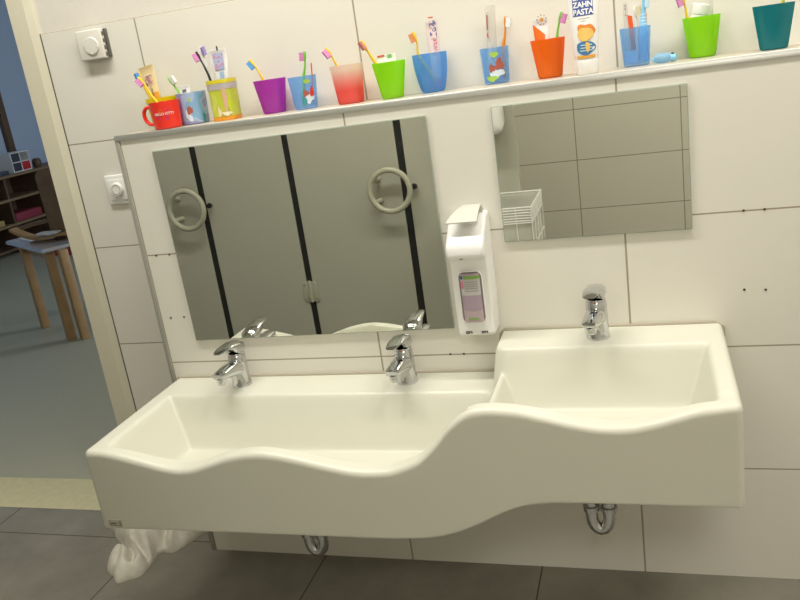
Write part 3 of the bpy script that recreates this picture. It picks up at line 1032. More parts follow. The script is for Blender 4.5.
def paste(label, foot, tl, tr, y, m_body, m_cap, r=0.013, crimp=0.006, name='toothpaste_tube', m_top=None, capl=0.018, tilt=0.0):
    """a tube standing cap-down in a cup: foot = world point of the cap, tl/tr = pixels of the two crimp corners"""
    f = Vector(foot)
    a, b = at(*tl, y), at(*tr, y)
    top = (a + b) / 2
    hw = (b - a).length / 2
    f.x = 0.65 * top.x + 0.35 * f.x
    ax = (top - f).normalized()
    sx = (b - a)
    sx = (sx - ax * sx.dot(ax)).normalized()
    sy = ax.cross(sx)
    L_ = (top - f).length
    t = thing(name, label, 'toothpaste', f, 'toothpaste tubes on the ledge')
    bm = bmesh.new()
    rings = []
    st = [(capl, r * 0.55, r * 0.55), (capl + 0.004, r * 0.95, r * 0.95), (capl + 0.010, r, r)]
    for k in range(1, 8):
        q = k / 7
        z = capl + 0.010 + (L_ - crimp - capl - 0.010) * q
        st.append((z, r + (hw - r) * min(1, q * 1.15), r * (1 - q) + 0.0009 * q))
    st += [(L_ - crimp + 0.0005, hw, 0.0012), (L_, hw, 0.0010)]
    for z, wx, wy in st:
        rings.append([bm.verts.new(f + ax * z + sx * wx * math.cos(2 * PI * k / 24) + sy * wy * math.sin(2 * PI * k / 24)) for k in range(24)])
    for p, q in zip(rings, rings[1:]):
        for k in range(24):
            fc = bm.faces.new((p[k], p[(k + 1) % 24], q[(k + 1) % 24], q[k]))
            if m_top is not None and p is rings[-2]:
                fc.material_index = 1
    bm.faces.new(rings[0][::-1])
    bm.faces.new(rings[-1])
    obj('tube_body', bm, [m_body, m_top or m_body], t)
    bm = bmesh.new()
    rings = []
    for z, w in ((0, r * 0.7), (0.001, r * 0.8), (capl - 0.0005, r * 0.72), (capl, r * 0.6)):
        rings.append([bm.verts.new(f + ax * z + sx * w * math.cos(2 * PI * k / 16) + sy * w * math.sin(2 * PI * k / 16)) for k in range(16)])
    for p, q in zip(rings, rings[1:]):
        for k in range(16):
            bm.faces.new((p[k], p[(k + 1) % 16], q[(k + 1) % 16], q[k]))
    bm.faces.new(rings[0][::-1])
    bm.faces.new(rings[-1])
    obj('cap', bm, m_cap, t)
    t['_'] = 0
    del t['_']
    return t, (f, ax, sx, sy, L_, hw)


def patch(name, fr, u0, u1, v0, v1, m, par, lift=0.0009, n=3, v1b=None):
    """a printed field on the face of a tube (u across -1..1, v along in metres from the cap)"""
    f, ax, sx, sy, L_, hw = fr
    r = 0.013
    bm = bmesh.new()
    sgn = -1 if sy.y > 0 else 1
    vs = []
    for i in range(n + 1):
        row = []
        for k in range(n + 1):
            vt = v1 if v1b is None else v1 + (v1b - v1) * k / n
            v = v0 + (vt - v0) * i / n
            q = max(0.0, min(1.0, (v - 0.028) / max(0.01, (L_ - 0.006 - 0.028))))
            wx = r + (hw - r) * min(1, q * 1.15)
            wy = r * (1 - q) + 0.0009 * q
            u = u0 + (u1 - u0) * k / n
            row.append(bm.verts.new(f + ax * v + sx * wx * u + sy * sgn * (wy * math.sqrt(max(0, 1 - u * u)) + lift)))
        vs.append(row)
    for i in range(n):
        for k in range(n):
            bm.faces.new((vs[i][k], vs[i][k + 1], vs[i + 1][k + 1], vs[i + 1][k]))
    return obj(name, bm, m, par)


FZ = LZ + 0.0085
C_lime = plastic_clear('lime_cup_plastic', (0.42, 0.86, 0.008), 0.10)
C_yel = plastic_clear('yellow_cup_plastic', (0.88, 0.80, 0.012), 0.08)
C_pur = plastic_clear('purple_cup_plastic', (0.60, 0.075, 0.62), 0.34)
C_blue = plastic_clear('blue_cup_plastic', (0.20, 0.50, 0.92), 0.62)
C_blue2 = plastic_clear('clear_blue_cup_plastic', (0.34, 0.62, 0.97), 0.70)
C_org = plastic_clear('orange_cup_plastic', (0.98, 0.24, 0.006), 0.08)
C_teal = plastic_clear('teal_cup_plastic', (0.004, 0.30, 0.36), 0.10)
C_pink = plastic_clear('red_to_clear_cup_plastic', (0.95, 0.20, 0.17), 0.30, top=(0.94, 0.84, 0.76), z0=0.0, z1=0.092)

# yellow cup behind the red mug
cup('yellow cup half hidden behind the red mug', -0.524, 0.118, 0.0410, 0.035, 0.076, C_yel, sq=0.15)
p, fr = paste('cream toothpaste tube with orange foot standing in the yellow cup', (-0.512, 0.136, FZ), (138, 67.5), (152.5, 64.8), 0.138,
              mat('cream_tube', (0.78, 0.64, 0.36), 0.4), M_org, 0.0125, m_top=mat('cream_crimp', (0.66, 0.52, 0.25), 0.4))
patch('orange_band', fr, -0.92, 0.92, 0.030, 0.082, mat('tube_orange', (0.78, 0.33, 0.03), 0.4), p, n=8)
patch('picture', fr, -0.55, 0.50, 0.102, 0.126, print_mat('tube_picture', [(0.10, 0.20, 0.42), (0.45, 0.22, 0.2), (0.7, 0.5, 0.35), (0.12, 0.1, 0.14)], 90, seed=1), p)
M_ink = mat('black_ink', (0.03, 0.03, 0.04), 0.5)
patch('print', fr, -0.05, 0.22, 0.072, 0.098, print_mat('ink_scatter', [(0.78, 0.64, 0.36), (0.05, 0.05, 0.06), (0.78, 0.62, 0.3), (0.05, 0.05, 0.06)], 260, seed=3), p, lift=0.0013)
brush('yellow-handled toothbrush with blue bristles, behind the cream tube', (-0.538, 0.098, FZ), (151, 99), (138.2, 72), (-0.25, -0.3, 0.5), M_yel, M_bluebr, 0.102, neck=[(145, 88)])

# red mug with handle
t = thing('drinking_mug', 'red mug with side handle and white lettering at the left end', 'mug', (-0.480, 0.051, LZ), 'toothbrush cups on the ledge')
MX, MY, MR, MH = -0.484, 0.051, 0.0375, 0.0665
bm = bmesh.new()
prof = [(0.001, 0.0004), (0.029, 0.0004), (0.0325, 0.002), (0.0345, 0.007)] + [(0.0345 + 0.003 * k / 8, 0.007 + (MH - 0.007) * k / 8) for k in range(1, 9)] + \
       [(MR - 0.0025, MH), (0.0322, 0.008), (0.029, 0.005), (0.001, 0.005)]
lathe(bm, prof, (MX, MY, LZ), 44)
obj('mug_body', bm, M_red, t)
hp = [(MX - 0.033, MY, LZ + 0.056), (MX - 0.052, MY, LZ + 0.0555), (MX - 0.062, MY, LZ + 0.045), (MX - 0.0615, MY, LZ + 0.028), (MX - 0.052, MY, LZ + 0.0155), (MX - 0.032, MY, LZ + 0.012)]
obj('handle', T(smooth_path(hp, 6), 0.0052, 10, up=(0, 1, 0), flat=(0.8, 1.2)), M_red, t)


def on_mug(dz, rr=0.0372):
    def f(x, y, z):
        a = x / rr + 0.42
        r_ = 0.0348 + 0.003 * max(0, min(1, (dz + y - 0.007) / 0.06)) + 0.0005 + z
        return (MX + r_ * math.sin(a), MY - r_ * math.cos(a), LZ + dz + y)
    return f
lettering('lettering', 'HELLO KITTY', 0.0085, mat('white_print', (0.85, 0.78, 0.76), 0.5), t, on_mug(0.0345), 0.0002, 0.0001)
for (dx, dz, r_, c) in ((-0.008, 0.0445, 0.0052, (0.72, 0.34, 0.02)), (0.009, 0.045, 0.0062, (0.62, 0.10, 0.25)), (-0.014, 0.0275, 0.0042, (0.50, 0.05, 0.30)), (0.006, 0.0275, 0.0055, (0.32, 0.03, 0.35))):
    bm = bmesh.new()
    f = on_mug(dz)
    ring_o, ring_i = [], []
    for k in range(40):
        a = 2 * PI * k / 40
        q = r_ * (0.82 + 0.18 * math.cos(5 * a))
        ring_o.append(bm.verts.new(f(dx + q * math.cos(a), q * math.sin(a), 0)))
        ring_i.append(bm.verts.new(f(dx + q * 0.80 * math.cos(a), q * 0.80 * math.sin(a), 0)))
    for k in range(40):
        bm.faces.new((ring_o[k], ring_o[(k + 1) % 40], ring_i[(k + 1) % 40], ring_i[k]))
    obj('flower_print', bm, mat('flower_ink', c, 0.5), t)
brush('yellow toothbrush with pinkish bristles leaning out of the red mug', (-0.462, 0.045, FZ), (155.5, 101), (138.0, 77.5), (-0.6, -0.35, -0.4), M_yel, M_pinkbr, 0.045, neck=[(150, 93.5), (145, 85)], fat=1.25)

# lilac-blue printed cup
cup('lilac-blue printed cup just right of the red mug', -0.4375, 0.106, 0.0365, 0.0335, 0.078,
    print_mat('lilac_cup_print', [(0.24, 0.35, 0.60), (0.30, 0.30, 0.55), (0.36, 0.47, 0.68), (0.22, 0.40, 0.62), (0.33, 0.42, 0.66)], 22, seed=5), sq=0.05)
lc = bpy.data.objects['cup_body.001'].parent


def on_cup(cx, cy, r0, r1, h, lift=0.0007):
    turn = math.atan((0.66 - cx) / 1.9)

    def f(u, v):
        """u: angle from the front in radians, v: 0..1 height"""
        r_ = r0 + (r1 - r0) * v + lift
        u += turn
        return (cx + r_ * math.sin(u), cy - r_ * math.cos(u), LZ + 0.006 + (h - 0.006) * v)
    return f


def blob(name, f, u, v, ru, rv, m, par, wob=0.15, k0=0.0, n=24):
    bm = bmesh.new()
    vs = []
    rings = []
    for s in (0.0, 0.5, 1.0):
        if s == 0:
            rings.append([bm.verts.new(f(u, v))])
            continue
        ring = []
        for k in range(n):
            a = 2 * PI * k / n
            q = s * (1 + wob * math.sin(3 * a + k0) + wob * 0.6 * math.cos(5 * a + 2 * k0))
            ring.append(bm.verts.new(f(u + ru * q * math.cos(a), v + rv * q * math.sin(a))))
        rings.append(ring)
    for k in range(n):
        bm.faces.new((rings[0][0], rings[1][k], rings[1][(k + 1) % n]))
        bm.faces.new((rings[1][k], rings[2][k], rings[2][(k + 1) % n], rings[1][(k + 1) % n]))
    return obj(name, bm, m, par)


M_brn = mat('print_brown', (0.38, 0.10, 0.07), 0.5)
M_prw = mat('print_pale_blue', (0.62, 0.74, 0.85), 0.5)
M_prg = mat('print_green', (0.36, 0.58, 0.08), 0.5)
M_prt = mat('print_teal', (0.05, 0.28, 0.32), 0.5)
f = on_cup(-0.4375, 0.106, 0.0335, 0.0365, 0.078)
blob('print_patch', f, -0.15, 0.25, 0.55, 0.20, M_prw, lc, 0.12, 1.0)
f2 = on_cup(-0.4375, 0.106, 0.0335, 0.0365, 0.078, 0.0011)
blob('print_patch', f2, -0.22, 0.40, 0.30, 0.12, M_brn, lc, 0.2, 2.0)
blob('print_patch', f2, 0.28, 0.42, 0.26, 0.16, M_brn, lc, 0.2, 3.0)
blob('print_patch', f2, 0.02, 0.76, 0.30, 0.06, M_prg, lc, 0.08, 0.3)
blob('print_patch', f2, 0.68, 0.12, 0.22, 0.16, M_prt, lc, 0.15, 0.3)
brush('green toothbrush with white bristles in the lilac-blue cup', (-0.425, 0.110, FZ), (178, 91), (168.8, 77.5), (0.7, -0.2, 0.45), M_grn, M_whitebr, 0.112, neck=[(173, 84)])
p, fr = paste('small white tube barely above the rim of the lilac-blue cup', (-0.434, 0.108, FZ), (178, 86), (189, 84.5), 0.112, M_white_pl, M_white_pl, 0.011)
patch('print', fr, -0.35, 0.35, 0.072, 0.079, mat('bar_print', (0.15, 0.15, 0.16), 0.5), p)

# yellow-green printed cup
cx, cy = -0.3425, 0.100
cup('yellow-green printed cup with an orange base, left of the purple cup', cx, cy, 0.0318, 0.0298, 0.098,
    print_mat('lime_cup_print', [(0.42, 0.52, 0.03), (0.50, 0.56, 0.05), (0.55, 0.60, 0.10), (0.36, 0.48, 0.02)], 16, seed=2), sq=0.35)
lc = bpy.data.objects['cup_body.002'].parent
M_band = mat('print_yellow', (0.72, 0.62, 0.03), 0.4)
for z0, z1, m in ((0.0, 0.010, mat('print_orange', (0.75, 0.30, 0.02), 0.4)), (0.089, 0.0985, M_band), (0.074, 0.089, mat('print_lilac_grey', (0.45, 0.42, 0.42), 0.4))):
    bm = bmesh.new()
    ra, rb_ = 0.0298 + 0.002 * z0 / 0.098 + 0.0006, 0.0298 + 0.002 * z1 / 0.098 + 0.0006
    lathe(bm, [(ra, z0 + 0.0006), (rb_, z1), (rb_ - 0.0004, z1), (ra - 0.0004, z0 + 0.0006)], (cx, cy, LZ), 40, sq=0.35)
    obj('print_band', bm, m, lc)


def fsq(u, v, lift=0.0009):
    u += 0.42
    ca, sa = math.cos(u - PI / 2), math.sin(u - PI / 2)
    e = 2 + 0.35 * 6
    q = (abs(ca) ** e + abs(sa) ** e) ** (-1 / e)
    r_ = (0.0298 + 0.002 * v + lift) * q
    return (cx + r_ * ca, cy + r_ * sa, LZ + 0.098 * v)
M_skin = mat('print_salmon', (0.66, 0.40, 0.27), 0.5)
blob('print_patch', fsq, 0.10, 0.48, 0.16, 0.36, M_skin, lc, 0.14, 0.5)
blob('print_patch', lambda u, v: fsq(u, v, 0.0014), 0.42, 0.36, 0.22, 0.16, mat('print_lime', (0.50, 0.60, 0.02), 0.5), lc, 0.1, 1.2)
blob('print_patch', lambda u, v: fsq(u, v, 0.0014), -0.50, 0.22, 0.16, 0.12, mat('print_cream', (0.75, 0.62, 0.40), 0.5), lc, 0.18, 2.2)
blob('print_patch', lambda u, v: fsq(u, v, 0.0016), 0.05, 0.17, 0.34, 0.05, mat('print_ivory', (0.80, 0.74, 0.52), 0.5), lc, 0.2, 0.2)
brush('dark-necked toothbrush with pink bristles in the yellow-green cup', (-0.355, 0.095, FZ), (210, 79), (196, 52), (-0.6, -0.4, -0.3), M_brblack, M_pinkbr, 0.095, neck=[(204.5, 67)])
brush('white toothbrush with violet-tipped bristles in the yellow-green cup', (-0.335, 0.108, FZ), (210, 78), (200.3, 47), (0.7, -0.4, 0.1), M_white_pl, mat('violet_bristle', (0.36, 0.28, 0.60), 0.6), 0.115, neck=[(206, 63)])
p, fr = paste('white toothpaste tube with a blue and pink picture in the yellow-green cup', (-0.341, 0.102, FZ), (207.5, 50), (225.6, 48.2), 0.101, M_white_pl, M_white_pl, 0.011)
patch('picture', fr, -0.55, 0.60, 0.112, 0.152, print_mat('tube_picture_blue', [(0.36, 0.42, 0.66), (0.55, 0.30, 0.45), (0.40, 0.48, 0.70), (0.62, 0.24, 0.16)], 55, seed=4), p)
patch('print', fr, -0.05, 0.50, 0.090, 0.108, mat('pale_print', (0.35, 0.50, 0.68), 0.5), p)
patch('print', fr, 0.0, 0.16, 0.158, 0.168, M_ink, p)

# purple cup
cup('purple translucent cup holding a blue-bristled toothbrush', -0.226, 0.128, 0.0405, 0.0285, 0.0815, C_pur)
brush('yellow toothbrush with blue bristles in the purple cup', (-0.208, 0.132, FZ), (263.2, 80), (249.6, 60), (-0.8, -0.3, -0.25), M_yel, M_bluebr, 0.124, neck=[(257, 69)])

# clear blue cup with print
cup('small blue clear cup with fish print, between the purple and the pink cup', -0.1375, 0.123, 0.035, 0.0285, 0.078, C_blue2)
lc = bpy.data.objects['cup_body.004'].parent
f = on_cup(-0.1375, 0.123, 0.0285, 0.035, 0.078)
f2 = on_cup(-0.1375, 0.123, 0.0285, 0.035, 0.078, 0.0011)
blob('print_patch', f, 0.35, 0.28, 0.42, 0.16, M_prw, lc, 0.2, 1.0)
blob('print_patch', f2, 0.12, 0.44, 0.22, 0.10, M_brn, lc, 0.2, 2.0)
blob('print_patch', f2, 0.62, 0.46, 0.18, 0.16, M_redst, lc, 0.2, 3.0)
blob('print_patch', f2, 0.30, 0.82, 0.24, 0.07, M_prg, lc, 0.08, 0.3)
blob('print_patch', f2, -0.05, 0.18, 0.18, 0.14, M_prt, lc, 0.15, 0.3)
brush('green toothbrush with pink bristles in the small blue clear cup', (-0.144, 0.120, FZ), (303.8, 76), (304.2, 51.5), (-1, -0.2, -0.05), M_grn, M_pinkbr, 0.120, neck=[(305, 64)], fat=1.3)
o = thing('stir_stick', 'thin red stick in the small blue clear cup', 'stick', (-0.118, 0.124, FZ))
obj('stick', T([(-0.118, 0.124, FZ), at(311.2, 63, 0.124)], 0.0018, 8), M_vermil, o)

# red-to-clear cup
cup('pale cup shading from clear rim to red base', -0.018, 0.118, 0.0395, 0.0315, 0.090, C_pink)
brush('yellow toothbrush with pink bristles in the pale red cup', (-0.005, 0.122, FZ), (337, 66), (325.5, 48.5), (-0.5, -0.6, -0.6), M_yel, M_pinkbr, 0.112, neck=[(331.5, 56)], fat=1.2)

# lime green cup
cup('lime green cup with white tube, left of the ribbed blue cup', 0.092, 0.103, 0.0395, 0.0262, 0.083, C_lime)
brush('yellow toothbrush with dusky pink bristles in the left lime green cup', (0.104, 0.106, FZ), (374, 61), (360.5, 41), (-0.1, -0.9, -0.3), M_yel, mat('dusky_bristle', (0.55, 0.20, 0.18), 0.6), 0.100, neck=[(367.5, 51)], head_r=0.0065)
p, fr = paste('white tube with green print in the left lime green cup', (0.098, 0.104, FZ), (374.5, 56), (395, 53.2), 0.110, M_white_pl, M_white_pl, 0.013)
patch('print', fr, 0.25, 0.65, 0.082, 0.090, mat('leaf_print', (0.20, 0.42, 0.12), 0.5), p)
patch('print', fr, -0.75, -0.05, 0.0875, 0.0915, mat('red_print', (0.70, 0.08, 0.06), 0.5), p)

# ribbed blue cup
def ribbed(label, cx, cy, rt, rb, h, m):
    t = thing('toothbrush_cup', label, 'cup', (cx, cy, LZ), 'toothbrush cups on the ledge')
    bm = bmesh.new()
    prof = [(rb * 0.85, 0.0004), (rb, 0.005)] + [(rb + (rt - rb) * math.sin(PI / 2 * k / 8) ** 0.85, 0.005 + (h - 0.005) * k / 8) for k in range(1, 9)]
    seg = 60
    rings = []
    for inner in (0, 1):
        for r_, z in (prof if not inner else prof[::-1]):
            ring = []
            for k in range(seg):
                a = 2 * PI * k / seg
                q = r_ - (0.0016 if inner else 0) + (0.0009 * math.cos(12 * a) if not inner and z > 0.004 else 0)
                ring.append(bm.verts.new((cx + q * math.cos(a), cy + q * math.sin(a), LZ + (max(z, 0.004) if inner else z))))
            rings.append(ring)
    for a, b in zip(rings, rings[1:]):
        for k in range(seg):
            bm.faces.new((a[k], a[(k + 1) % seg], b[(k + 1) % seg], b[k]))
    bm.faces.new(rings[0][::-1])
    bm.faces.new(rings[-1])
    obj('cup_body', bm, m, t)


ribbed('ribbed blue translucent cup tapering to its base', 0.1825, 0.136, 0.0405, 0.0278, 0.0885, C_blue)
brush('yellow toothbrush with orange bristles in the ribbed blue cup', (0.198, 0.138, FZ), (418.5, 55), (412.8, 32), (-1, -0.3, -0.1), M_yel, M_orgbr, 0.128, neck=[(417, 43)], fat=1.1)
p, fr = paste('tall pale pink tube with a cartoonish print in the ribbed blue cup', (0.197, 0.140, FZ), (425, 22), (437, 20.8), 0.142, mat('pale_pink_tube', (0.80, 0.66, 0.66), 0.4), M_pinkbr, 0.0125)
patch('picture', fr, -0.35, 0.75, 0.110, 0.150, print_mat('tube_picture_grey', [(0.80, 0.66, 0.66), (0.15, 0.15, 0.30), (0.78, 0.60, 0.60), (0.50, 0.35, 0.30)], 100, seed=8), p)
patch('print', fr, 0.05, 0.65, 0.075, 0.108, print_mat('ink_scatter_red', [(0.80, 0.66, 0.66), (0.55, 0.08, 0.12), (0.80, 0.62, 0.62), (0.15, 0.1, 0.15)], 230, seed=3), p)
patch('print', fr, -0.4, 0.4, 0.1555, 0.1585, MATS['red_print'], p)

# printed blue clear cup with fish print
cup('blue clear printed cup with an orange toothbrush, left of the orange cup', 0.3315, 0.151, 0.0325, 0.0288, 0.0805, C_blue2)
lc = bpy.data.objects['cup_body.008'].parent
f = on_cup(0.3315, 0.151, 0.0288, 0.0325, 0.0805)
f2 = on_cup(0.3315, 0.151, 0.0288, 0.0325, 0.0805, 0.0011)
blob('print_patch', f, 0.02, 0.24, 0.60, 0.13, M_prw, lc, 0.2, 1.0)
blob('print_patch', f2, -0.28, 0.40, 0.24, 0.11, M_brn, lc, 0.2, 2.0)
blob('print_patch', f2, 0.28, 0.50, 0.30, 0.17, M_brn, lc, 0.2, 3.0)
blob('print_patch', f2, -0.05, 0.80, 0.30, 0.08, M_prg, lc, 0.08, 0.3)
blob('print_patch', f2, -0.35, 0.10, 0.45, 0.08, M_prg, lc, 0.15, 0.3)
brush('orange toothbrush with white bristles in the blue clear printed cup', (0.350, 0.152, FZ), (503.5, 46), (505.6, 16.5), (1, -0.25, -0.1), M_org, M_whitebr, 0.150, neck=[(505.0, 33)], fat=1.2)
o = thing('brush_pack', 'tall clear packet with a white toothbrush in the blue clear printed cup', 'packet', (0.322, 0.158, FZ))
M_pack = plastic_clear('clear_packet', (0.86, 0.84, 0.80), 0.45, 0.1)
a, b = Vector((0.322, 0.158, FZ)), at(490, 5, 0.158)
obj('wrapper', T([a, a.lerp(b, 0.4), b], 0.0115, 12, flat=(1.0, 0.35), up=(0, 1, 0)), M_pack, o)
a2, b2 = a + Vector((-0.004, 0, 0.003)), at(487.2, 10, 0.158)
obj('wrapped_brush', T([a2, a2.lerp(b2, 0.55), a2.lerp(b2, 0.9), b2], [0.0035, 0.0035, 0.0022, 0.0035], 8), M_white_pl, o)
obj('wrapper_print', T([at(486.8, 15, 0.151), at(487.3, 30, 0.151)], 0.0016, 6), M_brn, o)
obj('wrapper_print', T([at(487.6, 33, 0.151), at(487.9, 38, 0.151)], 0.0016, 6), MATS['red_print'], o)

# orange cup
cup('bright orange cup beside the standing toothpaste tube', 0.4585, 0.105, 0.0378, 0.0268, 0.0825, C_org)
brush('green toothbrush with mauve bristles in the orange cup', (0.466, 0.108, FZ), (557, 37.5), (561.8, 12), (1, -0.3, -0.3), M_grn, M_pinkbr, 0.108, neck=[(558.5, 26)], fat=1.1)
p, fr = paste('white and orange toothpaste tube with a star print in the orange cup', (0.450, 0.103, FZ), (532, 19.2), (548.6, 17.4), 0.104, M_white_pl, M_org, 0.013)
bm = bmesh.new()
patch('orange_corner', fr, -0.98, 0.45, 0.070, 0.108, mat('tube_orange_red', (0.80, 0.16, 0.01), 0.4), p, n=8, v1b=0.084)
fpt, ax, sx, sy, L_, hw = fr
sg = -1 if sy.y > 0 else 1
bm = bmesh.new()
c0 = fpt + ax * 0.115 + sx * 0.003 + sy * sg * 0.0062
star = []
for k in range(16):
    a = 2 * PI * k / 16
    rr = 0.006 if k % 2 == 0 else 0.003
    star.append(bm.verts.new(c0 + sx * rr * math.cos(a) + ax * rr * math.sin(a)))
bm.faces.new(star)
obj('star_print', bm, mat('star_ochre', (0.66, 0.30, 0.03), 0.5), p, False)
for k in range(9):
    a = 2 * PI * k / 9 + 0.2
    c = c0 + sx * 0.0098 * math.cos(a) + ax * 0.0100 * math.sin(a)
    bm = bmesh.new()
    box(bm, c - Vector((0.0011, 0.0004, 0.0011)), c + Vector((0.0011, 0.0004, 0.0011)))
    obj('dot_print', bm, M_brn if k % 2 else M_dark, p, False)

# big standing toothpaste tube
TX, TY = 0.5425, 0.052
t = thing('toothpaste_tube', 'large white toothpaste tube standing on its cap, blue lettered panel', 'toothpaste', (TX, TY, LZ), 'toothpaste tubes on the ledge')
bm = bmesh.new()
lathe(bm, [(0.0215, 0.0004), (0.0222, 0.0015), (0.0242, 0.030), (0.0236, 0.0315), (0.001, 0.0315)], (TX, TY, LZ), 36)
obj('cap', bm, M_white_pl, t)
bm = bmesh.new()
rings = []
for z, wx, wy in ((0.0316, 0.0240, 0.0240), (0.034, 0.0245, 0.0245), (0.06, 0.0262, 0.0228), (0.10, 0.0300, 0.0170), (0.14, 0.0325, 0.0100), (0.175, 0.034, 0.002), (0.186, 0.034, 0.0012)):
    rings.append([bm.verts.new((TX + wx * math.cos(2 * PI * k / 36), TY + wy * math.sin(2 * PI * k / 36), LZ + z)) for k in range(36)])
for p_, q_ in zip(rings, rings[1:]):
    for k in range(36):
        bm.faces.new((p_[k], p_[(k + 1) % 36], q_[(k + 1) % 36], q_[k]))
bm.faces.new(rings[0][::-1])
bm.faces.new(rings[-1])
obj('tube_body', bm, M_white_pl, t)


def on_tube(u, z, lift=0.0007):
    zz = [0.0316, 0.034, 0.06, 0.10, 0.14, 0.175]
    wx = np.interp(z, zz, [0.0240, 0.0245, 0.0262, 0.0300, 0.0325, 0.034])
    wy = np.interp(z, zz, [0.0240, 0.0245, 0.0228, 0.0170, 0.0100, 0.002])
    s = max(-0.98, min(0.98, u / wx))
    return (TX + u, TY - wy * math.sqrt(1 - s * s) - lift, LZ + z)


def tube_patch(name, u0, u1, z0, z1, m, lift=0.0007, n=8, skew=0.0):
    bm = bmesh.new()
    vs = [[bm.verts.new(on_tube(u0 + (u1 - u0) * i / n, z0 + (z1 - z0) * j / n + skew * (u0 + (u1 - u0) * i / n), lift)) for i in range(n + 1)] for j in range(n + 1)]
    for i in range(n):
        for j in range(n):
            bm.faces.new((vs[j][i], vs[j][i + 1], vs[j + 1][i + 1], vs[j + 1][i]))
    return obj(name, bm, m, t)


tube_patch('orange_band', -0.0236, 0.0236, 0.0335, 0.0395, mat('tube_band_orange', (0.80, 0.38, 0.05), 0.4))
M_navy = mat('panel_blue', (0.05, 0.09, 0.34), 0.4)
tube_patch('blue_panel', -0.0215, 0.0200, 0.1185, 0.170, M_navy)
for txt, z in (('KINDER', 0.1500), ('ZAHN', 0.1355), ('PASTA', 0.1210)):
    lettering('lettering', txt, 0.0152, M_white_pl, t, (lambda zz: (lambda x, y, z_: on_tube(x * 0.93 - 0.0005, zz + y, 0.0012 + z_)))(z), 0.0001, 0.0005)
tube_patch('tagline', -0.011, 0.012, 0.1125, 0.1135, M_tick, 0.0008)
tube_patch('tagline', -0.006, 0.004, 0.1075, 0.1085, M_tick, 0.0008)


def ft(lift):
    return lambda u, z: on_tube(u, z, lift)
blob('picture_patch', ft(0.0008), 0.001, 0.054, 0.0195, 0.0140, mat('picture_blue', (0.06, 0.20, 0.42), 0.5), t, 0.06, 0.5)
for k in range(3):
    tube_patch('picture_stripe', -0.011 + 0.001 * k, 0.014, 0.0480 + 0.0055 * k, 0.0500 + 0.0055 * k, mat('picture_stripe', (0.55, 0.72, 0.74), 0.5), 0.0015)
blob('picture_patch', ft(0.0012), 0.003, 0.0865, 0.0175, 0.0160, mat('picture_orange', (0.75, 0.24, 0.03), 0.5), t, 0.14, 0.5)
blob('picture_patch', ft(0.0020), 0.0015, 0.0815, 0.0165, 0.0135, mat('picture_yellow', (0.80, 0.52, 0.13), 0.5), t, 0.05, 0.9)
blob('picture_patch', ft(0.0021), 0.005, 0.0560, 0.0045, 0.0100, MATS['picture_yellow'], t, 0.10, 0.9)

# square blue cup with many brushes
cup('square blue clear cup crowded with brushes behind the toothpaste tube', 0.642, 0.128, 0.0322, 0.0272, 0.0805, C_blue2, sq=0.8, sy=0.8)
o = thing('toothbrush', 'thick light blue toothbrush at the right in the square blue cup', 'toothbrush', (0.660, 0.120, FZ), 'toothbrushes in the cups')
pp_ = [(0.659, 0.121, FZ), at(643.2, 48, 0.121), at(643.2, 27, 0.121), at(643.2, 15, 0.121), at(643.6, 7, 0.121), at(644.4, -4, 0.121)]
obj('handle', T(smooth_path(pp_, 5), [0.0085] * 4 + [0.0092] * 4 + [0.0085] * 3 + [0.0075, 0.007, 0.0065, 0.006, 0.0055, 0.0052, 0.005, 0.0048, 0.0045, 0.0042, 0.004, 0.0038, 0.0042, 0.005, 0.0052, 0.005], 12), M_ltblue, o)
for k in range(4):
    a = at(643.2, 24 - 3.2 * k, 0.121)
    bm = bmesh.new()
    lathe(bm, [(0.0075 - 0.0006 * k, -0.0012), (0.0080 - 0.0006 * k, 0), (0.0075 - 0.0006 * k, 0.0012)], a, 14)
    obj('grip_ring', bm, mat('pale_blue_grip', (0.55, 0.76, 0.88), 0.4), o)
hd = at(646.5, 2.0, 0.117)
bm = bmesh.new()
box(bm, hd - Vector((0.004, 0.004, 0.011)), hd + Vector((0.0045, 0.004, 0.011)), 0.001, 1)
obj('bristles', bm, mat('pale_blue_bristle', (0.50, 0.74, 0.90), 0.6), o, False)
o = thing('flat_stick', 'flat vermilion stick in the square blue cup', 'stick', (0.636, 0.122, LZ + 0.024))
a, b = at(633.8, 50, 0.113), at(629.6, 15.5, 0.113)
bm = bmesh.new()
vs = []
for p_, w in ((a, 0.0052), (a.lerp(b, 0.9), 0.0048)):
    vs += [bm.verts.new(p_ + Vector((sx_ * w, sy_ * 0.001, 0))) for sx_, sy_ in ((-1, -1), (1, -1), (1, 1), (-1, 1))]
q_ = [bm.verts.new(b + Vector((sx_ * 0.0046, sy_ * 0.001, 0.0015 * -sx_))) for sx_, sy_ in ((-1, -1), (1, -1), (1, 1), (-1, 1))]
vs += q_
for k in (0, 4):
    for i in range(4):
        bm.faces.new((vs[k + i], vs[k + (i + 1) % 4], vs[k + 4 + (i + 1) % 4], vs[k + 4 + i]))
bm.faces.new(vs[0:4][::-1])
bm.faces.new(vs[8:12])
obj('stick', bm, M_vermil, o, False)
o.location = o.location
o = thing('brush_pack', 'pale see-through packet at the left in the square blue cup', 'packet', (0.624, 0.136, FZ))
a, b = Vector((0.624, 0.136, FZ)), at(625, 3, 0.136)
obj('wrapper', T([a, a.lerp(b, 0.5), b], 0.0048, 12, flat=(1.0, 0.6), up=(0, 1, 0)), M_pack, o)
for q in (0.80, 0.90, 0.95):
    c = a.lerp(b, q) + Vector((0, -0.0035, 0))
    obj('wrapper_print', B(c - Vector((0.002, 0.0003, 0.0015)), c + Vector((0.002, 0.0003, 0.0015))), M_tick, o, False)
